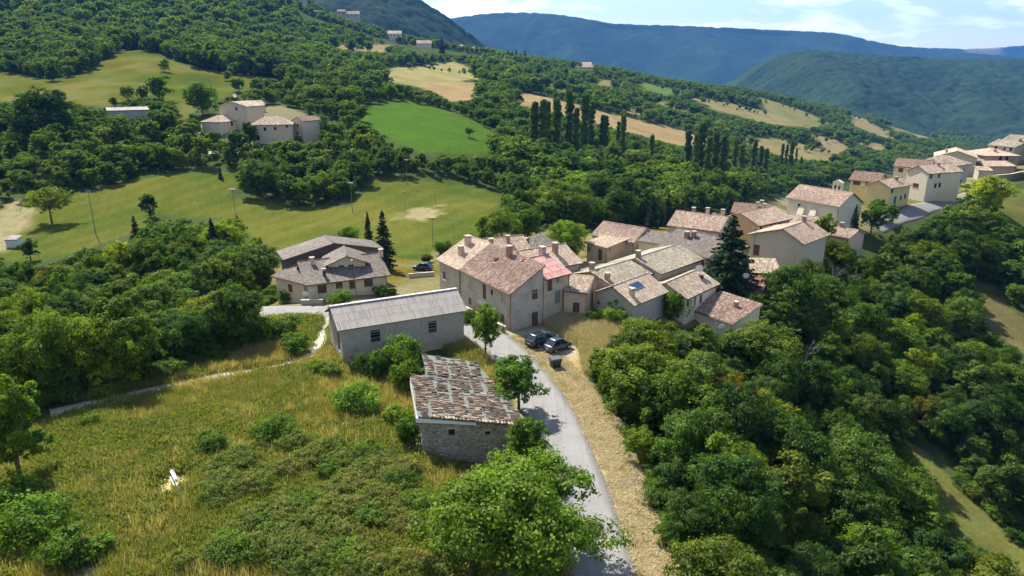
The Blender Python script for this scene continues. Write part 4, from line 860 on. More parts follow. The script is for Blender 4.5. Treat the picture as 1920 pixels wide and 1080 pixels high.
house('village_house', 'orange plastered house with pink tile roof and row of small dark windows', (1422,422), (1481,409), 3.6, 8.5, -1, W_ORANGE, 1.7, None, None, 'x', 'gable', 'pink', over=.5, side=.4, seed=22, tw=.26, tl=.42, wins=[('front',1427,428,.7,.9,'dark'),('front',1447,423,.6,.7,'dark'),('front',1454,421,.6,.7,'dark'),('front',1462,420,.6,.7,'dark')])
house('village_house', 'wide beige gabled house with white eaves and two dishes facing the woods', (1408,439), (1505,456), 4.2, 10, -.5, W_BEIGE, 1.9, 6.0, None, 'y', 'gable', 'pink', over=.45, side=.4, seed=23, tw=.26, tl=.42, wins=[('front',1422,445,1.2,1.4,'brown'),('front',1418,469,1.2,2.0,'brown','door'),('front',1471,454,1.2,1.0,'ochre')], chims=[(6,8,1.0,.6)])
house('village_house', 'brown-roofed house with three stub chimneys at the back of the village', (1372,398), (1440,404), 2.6, 7, -2, W_GREY, 1.5, None, None, 'x', 'gable', 'brown', over=.3, seed=24, tw=.26, tl=.42, chims=[(5,2.5,1.0,.6,W_CREAM),(6.5,2.2,1.0,.6,W_CREAM),(5.5,5,1.3,.7)])
house('village_house', 'low mottled-roofed house just below the church wall', (1476,423), (1530,428), 1.6, 9, -2, W_GREY, 1.4, None, None, 'x', 'gable', 'old', over=.3, seed=25, tw=.26, tl=.42, wins=[('front',1480,427,.8,.8,'dark')])
house('village_house', 'small pink-roofed house under the church beside a pointed conifer', (1545,437), (1592,446), .6, 6, -3, W_PEACH, 1.1, None, None, 'x', 'gable', 'pink', over=.3, seed=26, tw=.26, tl=.42, chims=[(2,3,.9,.6)])
house('shed', 'shed with old barrel-tile roof overgrown by ivy beside the fir', (1402,511), (1464,513), 1.0, 4.6, -2, W_STONE, 1.0, None, None, 'x', 'mono', 'old', over=.3, seed=27, tw=.3, tl=.45, cat='shed', gut=False)
house('shed', 'small concrete shed with bright red sheet roof right of the fir', (1378,538), (1430,544), .4, 4.6, -2.2, W_CONC, .7, None, None, 'x', 'mono', 'tinred', 'rib', over=.35, side=.2, seed=28, tw=.4, tl=1.0, cat='shed', gut=False, wins=[])
house('shed', 'low lean-to with whitish barrel tiles half buried in bushes', (1212,604), (1262,612), -1.6, 2.6, -3.2, W_STONE, .7, None, None, 'x', 'mono', 'tan', over=.2, seed=29, tw=.26, cat='shed', gut=False)
# --- villa
house('villa', 'cream single-storey villa with broad grey tiled roof and small gabled attic', (577,532), (725,514), 2.75, 7.6, -.3, W_CREAM, 1.9, 5.6, None, 'x', 'gable', 'grey', 'flat', over=.55, side=.5, tw=.3, tl=.34, seed=30, cat='villa', wins=[('front',604,542,1.35,1.25,'brown'),('front',636,535,1.0,1.0,'brown'),('front',661,534,1.0,1.25,'brown'),('front',691,530,1.35,1.25,'brown')], chims=[(1.6,4.6,1.0,.6,W_PEACH),(12.4,4.8,1.0,.6,W_PEACH),(2.7,1.2,1.1,.4,DARKMETAL)])
house('villa_wing', 'rear wing of the villa with a long dark grey roof above a brown attic band', (-36.0,106.5,0), (-22.4,113.5,0), 4.3, 5.0, -1, simple('brown_boarding', (.105,.085,.072), .85, 0, .25, 2), 1.7, None, None, 'y', 'gable', 'grey', 'flat', over=.5, side=.6, tw=.3, tl=.34, seed=31, cat='house')
house('villa_wing', 'left wing of the villa with a low single-slope roof', (-36.6,102.9,0), (-31.0,99.2,0), 2.5, 6, -1, W_CREAM, 1.1, None, None, 'x', 'mono', 'grey', 'flat', over=.5, side=.5, tw=.3, tl=.34, seed=32, cat='house', wins=[('front',3.2,2.1,1.0,1.2,'brown')])
house('attic_gable', 'small cream attic gable with two dark windows on the villa roof', (-28.2,102.6,0), (-22.9,104.2,0), 4.5, 5, 3.0, W_CREAM, 1.15, None, None, 'y', 'gable', 'grey', 'flat', over=.7, side=.75, tw=.3, tl=.34, seed=33, cat='attic', wins=[('front',1.9,.85,.9,.6,'dark'),('front',3.4,.85,.9,.6,'dark')], gut=False)
# --- church and upper street
ch, ci = house('church', 'cream church with pinkish tile roof, sloping buttresses and small twin bell arch', (1478,369), (1574,386), 4.3, 8.2, -1.6, W_WHITE, 2.4, None, None, 'x', 'gable', 'pink', over=.4, side=.4, seed=40, tw=.26, tl=.42, cat='church', wins=[('front',1498,388,.7,1.5,'dark')])
house('village_house', 'yellow gable-fronted house with a blue door on the upper street', (1626,346), (1669,352), 4.9, 9.4, 0, W_YEL, 1.4, None, None, 'y', 'gable', 'pink', over=.45, side=.4, seed=41, tw=.28, tl=.45, wins=[('right',1673,358,.9,1.1,'dark'),('right',1683,354,.8,1.1,'dark'),('right',1692,351,.8,1.1,'dark'),('right',1678,376,1.1,2.1,'bblue','door'),('right',1689,371,.8,1.1,'dark'),('right',1697,368,.8,1.2,'dark')], chims=[(4,6,.9,.6,BRICK)])
house('village_house', 'yellow house with a shaded porch set behind the yellow gable house', (1595,336), (1646,341), 5.2, 7, 0, W_YEL, 1.7, None, None, 'x', 'gable', 'brown', over=.45, side=.4, seed=42, tw=.28, tl=.45, wins=[('front',1606,343,1.8,1.1,'brown'),('front',1626,345,1.0,.9,'dark')])
house('village_house', 'tall cream gable-fronted house casting shade on the upper street', (1702,319), (1741,325), 7.0, 12, -.3, W_WHITE, 1.6, None, None, 'y', 'gable', 'pink', over=.4, side=.35, seed=43, tw=.28, tl=.45, wins=[('front',1717,348,1.8,1.2,'brown'),('right',1746,331,.9,1.2,'brown'),('right',1761,329,.9,1.2,'brown'),('right',1773,327,.9,1.2,'brown'),('right',1754,348,.9,1.2,'dark'),('right',1762,347,.9,1.2,'dark')], chims=[(4,6,.9,.6,BRICK)])
house('village_house', 'pale house with dark pink roof behind the tall cream house', (1677,311), (1742,316), 7.0, 8, 0, W_CREAM, 1.7, None, None, 'x', 'gable', 'brown', over=.4, seed=44, tw=.28, tl=.45, wins=[('front',1689,319,1.2,1.2,'brown'),('front',1688,334,1.2,.9,'dark')])
house('village_house', 'grey-fronted house with mossy hipped roof along the shaded street', (1722,303), (1795,310), 5.6, 9, -1, W_BEIGE, 2.0, None, None, 'x', 'hip', 'old', over=.5, seed=45, tw=.3, tl=.5, wins=[('right',1.6,4.6,.8,1.1,'brown'),('right',3.4,4.6,.8,1.1,'brown'),('right',6.0,4.6,.8,1.1,'brown'),('right',2.4,1.4,.9,1.9,'dark','door'),('right',4.8,1.5,.8,1.2,'dark')])
house('village_house', 'long house with a blank grey gable wall higher up the street', (1754,293), (1832,297), 5.2, 12, -.5, W_BEIGE, 2.0, None, None, 'y', 'gable', 'tan', over=.4, seed=46, tw=.3, tl=.5, chims=[(3,2,1.2,.7)])
house('village_house', 'stone house with lit left wall and two dark windows at the street top', (1847,292), (1911,292), 5.2, 12, -.5, W_OCHR, 1.8, None, None, 'x', 'hip', 'tan', over=.5, seed=47, tw=.3, tl=.5, wins=[('front',1876,297,1.0,1.5,'dark'),('front',1888,297,1.0,1.5,'dark')], chims=[(5,3,1.2,.7)])
house('village_house', 'low pink-roofed outbuilding on the grass bank at the street top', (1846,312), (1905,312), 2.6, 5, 0, W_OCHR, .9, None, None, 'x', 'mono', 'pink', over=.4, seed=48, tw=.3, tl=.5)
house('village_house', 'pale house with grey stepped roofs at the right edge of the picture', (1855,271), (1905,276), 6.8, 9, 0, W_CREAM, 1.6, None, None, 'x', 'gable', 'moss', over=.4, seed=49, tw=.3, tl=.5, wins=[('front',1867,277,1.0,1.2,'dark'),('front',1884,280,1.0,1.2,'brown'),('front',1895,280,1.0,1.2,'brown')], chims=[(8,4,1.2,.7)])
house('village_house', 'grey-roofed house topmost among those at the right edge', (1881,262), (1960,268), 7.6, 9, 2, W_BEIGE, 1.6, None, None, 'x', 'gable', 'moss', over=.4, seed=50, tw=.3, tl=.5)
house('garage', 'small stone garage with a wide dark opening at the end of the street', (1836,320), (1862,321), 2.4, 5, -1.2, W_STONE, .6, None, None, 'x', 'mono', 'old', over=.2, seed=51, tw=.3, tl=.5, cat='garage', wins=[('front',1846,327,2.6,2.2,'dark','door')], gut=False)
# bell gable and buttresses of the church
bx_, by_ = 8.2, 4.5
mb = MB(); 
for x0, x1 in ((0, .35), (1.0, 1.35), (2.0, 2.35)): mb.box(bx_ + x0, by_ - .3, 6.2, bx_ + x1, by_ + .3, 9.6)
mb.box(bx_, by_ - .3, 9.6, bx_ + 2.35, by_ + .3, 10.2); mb.box(bx_, by_ - .301, 6.0, bx_ + 2.35, by_ + .301, 7.6)
mb.hexa([(bx_ - .1, by_ - .35, 10.2), (bx_ + 2.45, by_ - .35, 10.2), (bx_ + 2.45, by_ + .35, 10.2), (bx_ - .1, by_ + .35, 10.2), (bx_ + 1.0, by_ - .35, 10.75), (bx_ + 1.35, by_ - .35, 10.75), (bx_ + 1.35, by_ + .35, 10.75), (bx_ + 1.0, by_ + .35, 10.75)])
bg = mb.build('bell_gable', W_WHITE, ch)
for x in (.68, 1.68):
    m2 = MB(); m2.tube([(bx_ + x, by_, 9.45), (bx_ + x, by_, 9.3), (bx_ + x, by_, 8.95), (bx_ + x, by_, 8.8)], [.05, .16, .22, .30], 8); m2.build('bell', DARKMETAL, bg)
for x in (3.4, 6.6):
    m2 = MB(); m2.hexa([(x - .2, -2.3, -1.2), (x + 1.9, -2.3, -1.2), (x + 1.9, -.002, -1.2), (x - .2, -.002, -1.2), (x, -.3, 4.3), (x + 1.5, -.3, 4.3), (x + 1.5, -.002, 4.3), (x, -.002, 4.3)]); m2.build('buttress', W_WHITE, ch)
# solar panel on the stone house
zr_ = m3i['h'] + 1.3
mb = MB(); sl = (3.2 - 5.1) / (m3i['L'] - 3.2); 
def rp(x, y, up): return (x, y, m3i['h'] + 1.5 + (x - 2.9) * ((3.1 + .6) - m3i['h'] - 1.5) / (m3i['L'] - 2.9) + .22 + up)
mb.hexa([rp(3.7, 2.6, 0), rp(4.8, 2.6, 0), rp(4.8, 4.9, 0), rp(3.7, 4.9, 0), rp(3.7, 2.6, .09), rp(4.8, 2.6, .09), rp(4.8, 4.9, .09), rp(3.7, 4.9, .09)])
sp = empty('solar_panel', (m3i['pa'][0], m3i['pa'][1], m3i['zb']), math.atan2(m3i['u'][1], m3i['u'][0])); tag(sp, 'dark blue solar water panel on the tan tile roof', 'solar panel')
mb.build('frame', METAL, sp); m2 = MB(); m2.quad(rp(3.76, 2.66, .095), rp(4.74, 2.66, .095), rp(4.74, 4.84, .095), rp(3.76, 4.84, .095)); m2.build('collector', simple('solar_glass', (.02,.05,.10), .15, 0, .1, 2, .8), sp)

# --- ruined stone house with loose tiles on green roofing felt
FELT = simple('green_roof_felt', (0.135, 0.15, 0.12), 0.85, 0, .18, 1.5)
ru = empty('ruined_house', (-8.2, 54.9, -1.5), 0); tag(ru, 'old rubble house with loose clay tiles scattered on green felt beside the road', 'house')
RC = [(-8.3,54.9,3.75),(1.7,55.2,2.75),(-3.6,68.4,2.75),(-9.9,69.9,3.75),(-8.6,63.9,3.80),(-10.2,63.5,3.9)]    # roof outline, world
def lw(p): return (p[0] + 8.2, p[1] - 54.9, p[2] + 1.5)
WC = [(-8.05,55.2),(1.3,55.45),(-3.8,68.0),(-9.5,69.4),(-8.3,63.6),(-9.9,63.2)]
WT = [3.6,2.6,2.6,3.6,3.6,3.7]
mb = MB()
for i in range(6):
    a, b = WC[i], WC[(i+1) % 6]; ta, tb = WT[i], WT[(i+1) % 6]
    LL = math.dist(a, b); uu = ((b[0]-a[0]) / LL, (b[1]-a[1]) / LL); nn = (-uu[1], uu[0])
    def mp(s, z, d, a=a, uu=uu, nn=nn): return lw((a[0] + uu[0]*s + nn[0]*d, a[1] + uu[1]*s + nn[1]*d, z - 1.5 + 0))
    hs = []
    if i == 0: hs = [(2.35, 2.95, 3.15, 3.85), (5.65, 6.1, 3.15, 3.6)]
    if i == 5: hs = [(3.5, 4.5, 1.6, 3.6)]
    top = min(ta, tb) + 1.5
    wall_holes(mb, LL, -2.0, top, hs, mp, .35)
    if abs(ta - tb) > .01: mb.poly([mp(0, top, 0), mp(LL, top, 0), mp(LL, tb + 1.5, 0), mp(0, ta + 1.5, 0)] if False else ([mp(0, top, 0), mp(LL, top, 0), mp(0, ta + 1.5, 0)] if ta > tb else [mp(0, top, 0), mp(LL, top, 0), mp(LL, tb + 1.5, 0)]))
    for h_ in hs:
        p2 = MB(); p2.quad(mp(h_[0], h_[2], .34), mp(h_[1], h_[2], .34), mp(h_[1], h_[3], .34), mp(h_[0], h_[3], .34)); p2.build('window', GLASS, ru)
        s2 = MB(); s2.hexa([mp(h_[0] - .2, h_[3] + .01, -.03), mp(h_[1] + .2, h_[3] + .01, -.03), mp(h_[1] + .2, h_[3] + .01, .2), mp(h_[0] - .2, h_[3] + .01, .2), mp(h_[0] - .2, h_[3] + .17, -.03), mp(h_[1] + .2, h_[3] + .17, -.03), mp(h_[1] + .2, h_[3] + .17, .2), mp(h_[0] - .2, h_[3] + .17, .2)]); s2.build('lintel', FRAME, ru)
ruw = mb.build('wall', W_STONE, ru)
# rubble stones standing proud of the front and left walls
STONE = colmat('stone_faces', .95, 6, .3, .2); rng = np.random.default_rng(4)
for (a, b, t0, t1, hs) in ((WC[0], WC[1], WT[0], WT[1], [(2.35, 2.95, 3.15, 4.05), (5.65, 6.1, 3.15, 3.8)]), (WC[5], WC[0], WT[5], WT[0], [(3.5, 4.5, 1.6, 3.8)])):
    LL = math.dist(a, b); uu = ((b[0]-a[0]) / LL, (b[1]-a[1]) / LL); nn = (-uu[1], uu[0]); mb = MB(); z = -.6
    while z < max(t0, t1) + 1.4:
        hh = rng.uniform(.09, .21); s = -rng.uniform(0, .2)
        while s < LL - .1:
            ww = rng.uniform(.12, .42); s1 = min(s + ww, LL); s0 = max(s, 0.0); tp = 1.5 + t0 + (t1 - t0) * (s0 + s1) / 2 / LL
            if z + hh < tp - .04 and not any(s0 < h_[1] and s1 > h_[0] and z < h_[3] and z + hh > h_[2] for h_ in hs) and rng.random() < .93 and s1 - s0 > .08:
                d = rng.uniform(.005, .075); k = rng.uniform(.5, 1.15); c = np.array([(.41,.36,.29),(.46,.42,.35),(.38,.31,.25),(.33,.30,.26)][rng.integers(4)]) * k; g = .014; e_ = .02
                def mp(s, zz, dd): return lw((a[0] + uu[0]*s - nn[0]*dd, a[1] + uu[1]*s - nn[1]*dd, zz - 1.5))
                j = rng.normal(size=8) * .03
                mb.hexa([mp(s0+g+j[0], z+g, -.02), mp(s1-g, z+g+j[1], -.02), mp(s1-g-e_, z+g+e_, d), mp(s0+g+e_, z+g+e_+j[2], d), mp(s0+g, z+hh-g+j[3], -.02), mp(s1-g+j[4], z+hh-g, -.02), mp(s1-g-e_, z+hh-g-e_+j[5], d), mp(s0+g+e_, z+hh-g-e_, d)], tuple(c))
            s += ww
        z += hh
    o = mb.build('stone', STONE, ruw); tag(o, kind='stuff')
# roof deck as two planes (front with the jutting left part, back), felt on top
def roof_z(x, y):
    t = (x + 9.3) / 10.5 if y < 63.7 else (x + 9.3) / (6.0 + (68.4 - y) * .9 + .5)
    xl = -8.3 + (y - 54.9) * (-10.2 + 8.3) / 8.6 if y < 63.7 else -8.6 + (y - 63.9) * (-1.3) / 6.0
    xr = 1.7 + (y - 55.2) * (-5.3) / 13.2
    t = (x - xl) / max(xr - xl, .1); return 3.78 - 1.03 * t + .06 * math.sin(y * .7) * (1 - t), xl, xr
GY_ = np.linspace(54.9, 69.2, 22); mb = MB(); rows = []
for y in GY_:
    _, xl, xr = roof_z(0, y); rows.append([lw((xl + (xr - xl) * t, y + .3 * t * (y < 56), roof_z(xl + (xr - xl) * t, y)[0])) for t in np.linspace(0, 1, 12)])
for i in range(21):
    for j in range(11):
        if i == 12 and j < 0: continue
        mb.quad(rows[i][j], rows[i][j+1], rows[i+1][j+1], rows[i+1][j])
        mb.quad(*[np.array(p) - [0, 0, .14] for p in (rows[i+1][j], rows[i+1][j+1], rows[i][j+1], rows[i][j])])
for j in range(11):
    for r_ in (rows[0], rows[-1]): mb.quad(np.array(r_[j]) - [0, 0, .14], np.array(r_[j+1]) - [0, 0, .14], r_[j+1], r_[j])
for i in range(21):
    for j in (0, 11): mb.quad(np.array(rows[i][j]) - [0, 0, .14], np.array(rows[i+1][j]) - [0, 0, .14], rows[i+1][j], rows[i][j])
rro = mb.build('roof', FELT, ru)
# white plaster edge strips
mb = MB(); mb.hexa([lw((-8.5,54.95,3.2)), lw((-3.2,54.98,2.9)), lw((-3.2,55.25,2.9)), lw((-8.5,55.25,3.2)), lw((-8.5,54.95,3.62)), lw((-3.2,54.98,3.12)), lw((-3.2,55.25,3.12)), lw((-8.5,55.25,3.62))]); mb.build('eaves_plaster', WHITE, ru)
mb = MB(); mb.hexa([lw((.6,54.95,2.3)), lw((1.9,55.0,2.25)), lw((1.7,55.6,2.25)), lw((.6,55.6,2.3)), lw((.9,54.95,2.62)), lw((1.75,55.0,2.55)), lw((1.6,55.6,2.95)), lw((1.0,55.6,2.95))]); mb.build('eaves_plaster', WHITE, ru)
mb = MB(); mb.hexa([lw((-8.5,55.4,2.9)), lw((-8.12,55.4,2.9)), lw((-9.95,63.2,2.9)), lw((-10.2,63.2,2.9)), lw((-8.4,55.4,3.6)), lw((-8.12,55.4,3.6)), lw((-9.95,63.2,3.72)), lw((-10.15,63.2,3.72))]); mb.build('eaves_plaster', WHITE, ru)
# loose barrel tiles: long axis across the picture (down the slope to the road), in ragged strips
def barrel(seed, ln, w, col):
    mb = MB(); r = random.Random(seed); nseg = 5; t = .018
    prev = None
    ring = []
    for e in (0, 1):
        ww = w * (1.0 if e == 0 else .8)
        ring.append([[(ln * (e - .5), -ww / 2 * math.cos(math.pi * k / nseg), (ww / 2 * .75 + d) * math.sin(math.pi * k / nseg)) for k in range(nseg + 1)] for d in (0, -t)])
    for k in range(nseg):
        mb.quad(ring[0][0][k], ring[1][0][k], ring[1][0][k+1], ring[0][0][k+1], col); mb.quad(ring[0][1][k+1], ring[1][1][k+1], ring[1][1][k], ring[0][1][k], col)
        for e in (0, 1): mb.quad(ring[e][0][k], ring[e][0][k+1], ring[e][1][k+1], ring[e][1][k], col)
    return mb
RUIN_PAL = [(.135,.092,.07),(.20,.135,.10),(.11,.083,.068),(.29,.215,.155),(.165,.112,.085),(.42,.33,.22),(.105,.09,.078),(.235,.165,.12)]
TILES = [barrel(i, .50 + .05 * (i % 3), .195, RUIN_PAL[i]).mesh('loose_tile', TILE) for i in range(8)]
rng = np.random.default_rng(12); plist = []
for y in np.arange(55.05, 69.0, .205):
    _, xl, xr = roof_z(0, y); n_p = int((xr - xl) / 1.22) + 1
    for k in range(n_p):
        for q_ in (0.0, .47):
            x = xl + .32 + k * 1.22 + q_ + .16 * math.sin(y * .55 + k * 1.7) + rng.normal() * .06
            if x > xr - .22 or x < xl + .2: continue
            dens = .92 - .3 * (vnoise(np.array(x * .6), np.array(y * .35), 4) > .66) - .3 * (y > 66.5)
            if rng.random() > dens: continue
            yy = y + rng.normal() * .035; z, _, _ = roof_z(x, yy); plist.append((x, yy, z + .03 * (q_ == 0), 0))
            if rng.random() < .16: plist.append((x + rng.normal() * .16, yy + rng.normal() * .08, z + .09, 1))
for x in np.arange(-7.2, 1.1, .33):      # pale tiles along the front edge, laid towards us
    z, _, _ = roof_z(x, 55.1); plist.append((x + rng.normal() * .05, 55.15 + rng.normal() * .05, z + .03, 2))
plist.sort(key=lambda p: p[1]); rest = []
for k, (x, y, z, up) in enumerate(plist):
    mi = int(rng.integers(8)) if rng.random() > .35 else int(rng.choice([0, 2, 4, 6])); 
    if up == 2: mi = int(rng.choice([3, 5, 5, 7]))
    az = rng.normal() * .10 + (math.pi / 2 + .3 if up == 2 else 0.02); ti_ = .095 + rng.normal() * .03
    if k < 290:
        o = link('roof_tile', TILES[mi], rro); o.location = lw((x, y, z + .02)); o.rotation_euler = (rng.normal() * .06, ti_ if up != 2 else .05, az)
    else: rest.append((x, y, z, mi, az, ti_))
vs, fs, cs = [], [], []; off = 0
for x, y, z, mi, az, ti_ in rest:
    me = TILES[mi]; co = np.empty(len(me.vertices) * 3, np.float32); me.vertices.foreach_get('co', co); co = co.reshape(-1, 3)
    M_ = np.array((Matrix.Rotation(az, 3, 'Z') @ Matrix.Rotation(ti_, 3, 'Y'))); vs.append(co @ M_.T + np.array(lw((x, y, z + .02))))
    fq = np.arange(len(co)).reshape(-1, 4); fs.append(fq + off); off += len(co); cs.append(np.tile(np.array(RUIN_PAL[mi]) * rng.uniform(.8, 1.2), (len(fq), 1)))
o = link('roof_tile', mesh_np('roof_tiles', np.vstack(vs), np.vstack(fs), TILE, np.vstack(cs)), rro); tag(o, kind='stuff')
FOOT.append((np.array([-10.2, 55.0]), np.array([1., 0]), np.array([0, 1.]), 11.5, 14.5))

# --- farm on the far side of the meadow
FG = 'farm buildings beyond the meadow'
house('farmhouse', 'large pale farmhouse with hipped tan roof, nearest of the old farm buildings', (470,234), (546,233), 14.2, 9, 7.6, W_PINKST, 2.4, None, None, 'x', 'hip', 'tan', over=.4, seed=60, tw=.34, tl=.55, group=FG, wins=[('front',497,242,1.0,1.2,'dark'),('front',516,241,.9,1.1,'dark'),('front',538,237,.8,.9,'dark'),('front',484,258,1.2,1.8,'dark','door')])
house('farmhouse', 'right farm block with a gable wall and three dark windows', (547,226), (567,227), 15.0, 10, 7.0, W_PINKST, 1.2, None, None, 'y', 'gable', 'brown', over=.4, seed=61, tw=.34, tl=.55, group=FG, wins=[('front',558,236,.9,1.1,'dark'),('front',558,250,.9,1.3,'dark')])
house('farmhouse', 'brown-roofed farm annex at the right end of the farm', (568,236), (602,237), 12.5, 8, 6.5, W_PINKST, 1.4, None, None, 'x', 'gable', 'brown', over=.4, seed=62, tw=.34, tl=.55, group=FG, wins=[('front',573,250,1.0,1.4,'dark'),('front',580,240,1.0,.9,'dark')])
house('farmhouse', 'low white-fronted farm building with tan roof and an outside stair', (412,229), (469,223), 14.4, 8, 8.4, W_CREAM, 1.9, None, None, 'x', 'hip', 'tan', over=.4, seed=63, tw=.34, tl=.55, group=FG, wins=[('front',435,232,1.2,1.6,'dark'),('front',448,240,1.0,1.8,'dark')])
house('farmhouse', 'tallest pinkish farmhouse gable rising behind the low white farm building', (411,199), (462,200), 19.6, 10, 9.5, W_PINKST, 1.6, None, None, 'y', 'gable', 'tan', over=.4, seed=64, tw=.34, tl=.55, group=FG, wins=[('front',443,204,1.0,1.2,'dark')], chims=[(-.9,3,3.0,1.4,W_PINKST)])
house('farmhouse', 'rearmost farm house with a pale roof and white side wall', (463,197), (497,196), 18.5, 9, 11, W_CREAM, 1.5, None, None, 'x', 'gable', 'tan', over=.4, seed=65, tw=.34, tl=.55, group=FG, chims=[(1.5,4,1.3,.8)])
house('farm_shed', 'low farm outbuilding with a pale sloping roof at the left end of the farm', (370,236), (402,232), 11.6, 6, 8.6, W_PINKST, 1.2, None, None, 'x', 'mono', 'tan', over=.4, seed=66, tw=.34, tl=.55, group=FG, cat='shed')
house('farm_shed', 'long open shed with a light grey sheet roof above dark trees', (201,208), (279,206), 17.6, 7, 13.2, W_CONC, .7, None, None, 'x', 'mono', 'asb', 'rib', over=.4, seed=67, tw=.5, tl=1.2, cat='shed', wins=[], gut=False)
# --- far hilltop village
def far_house(lab, u, v, w, hpx, Y, wall, pal, name='hilltop_house', roof='gable', tall=1.0, cat='house'):
    a = PY(u, v, Y); m_ = Y / FPX; Lm, hm = w * m_, hpx * m_ * tall
    ze_ = a[2]; house(name, lab, (a[0], a[1], 0), (a[0] + Lm, a[1] + Lm * .12, 0), ze_, Lm * .7, ze_ - hm - 6, wall, Lm * .2, None, None, 'x', roof, pal, over=.6, seed=int(u), tw=1.0, tl=1.6, cat=cat, group='houses of the hilltop village', gut=False,
      wins=[('front', Lm * q, hm + 6 - 2.6, 1.5, 2.0, 'dark') for q in (.25, .5, .75)])
far_house('square grey stone tower at the top edge of the picture', 559, -14, 13, 32, 1100, W_STONE, 'moss', 'stone_tower', 'hip', cat='tower')
far_house('pale-roofed hilltop house beside the stone tower', 574, 25, 26, 10, 1080, W_PINKST, 'tan')
far_house('ruined castle-like stone block on the wooded hilltop', 632, 21, 14, 20, 1060, W_STONE, 'moss')
far_house('stone house right of the castle block on the hilltop', 645, 26, 26, 14, 1060, W_STONE, 'moss')
far_house('whitish-roofed house alone among the hilltop trees', 727, 63, 24, 6, 1010, W_CREAM, 'tan')
far_house('white hilltop villa with red roof', 781, 81, 26, 10, 1000, W_WHITE, 'pink')
far_house('red-roofed villa with hipped roof at the end of the hilltop row', 850, 89, 24, 9, 1030, W_PEACH, 'pink', roof='hip')
far_house('pinkish two-tier house rightmost of the hilltop row', 880, 92, 20, 10, 1030, W_PEACH, 'pink', roof='hip')
far_house('reddish farmhouse on the ridge line right of the hilltop village', 1065, 126, 45, 5, 1150, W_PINKST, 'pink')
# ================================================================ OBJECTS: cars, bin, poles, dishes, walls
TYRE = simple('tyre_rubber', (0.02, 0.02, 0.02), 0.9, 0, .2, 8)
RIM = simple('alloy_rim', (0.42, 0.42, 0.43), 0.35, 0.8, .1, 8)
LAMPR = simple('tail_lamp', (0.35, 0.02, 0.02), 0.2, 0, .1, 8)
LAMPW = simple('head_lamp', (0.75, 0.75, 0.75), 0.15, 0, .1, 8)
CARGLASS = simple('car_glass', (0.015, 0.02, 0.024), 0.06, 0, .1, 3, 0.9)
SHADE = simple('windscreen_shade', (0.30, 0.62, 0.68), 0.4, 0.0, .1, 3)
def paint(name, c):
    m, n, l, b = mat_new(name); b.inputs['Base Color'].default_value = (*c, 1); b.inputs['Roughness'].default_value = 0.28; b.inputs['Metallic'].default_value = 0.3; b.inputs['Coat Weight'].default_value = 0.7; b.inputs['Coat Roughness'].default_value = 0.06; return m
def loft(sections, close=True):
    """sections: list of rings (equal length); joined into a closed skin"""
    v = np.array(sections, float); k, n, _ = v.shape; i = np.arange(k * n).reshape(k, n); f = []
    for a in range(k - 1):
        for b in range(n): f.append((i[a, b], i[a, (b+1) % n], i[a+1, (b+1) % n], i[a+1, b]))
    faces = [np.array(f)]
    faces.append(np.array([i[0][::-1]])); faces.append(np.array([i[-1]]))
    return v.reshape(-1, 3), faces
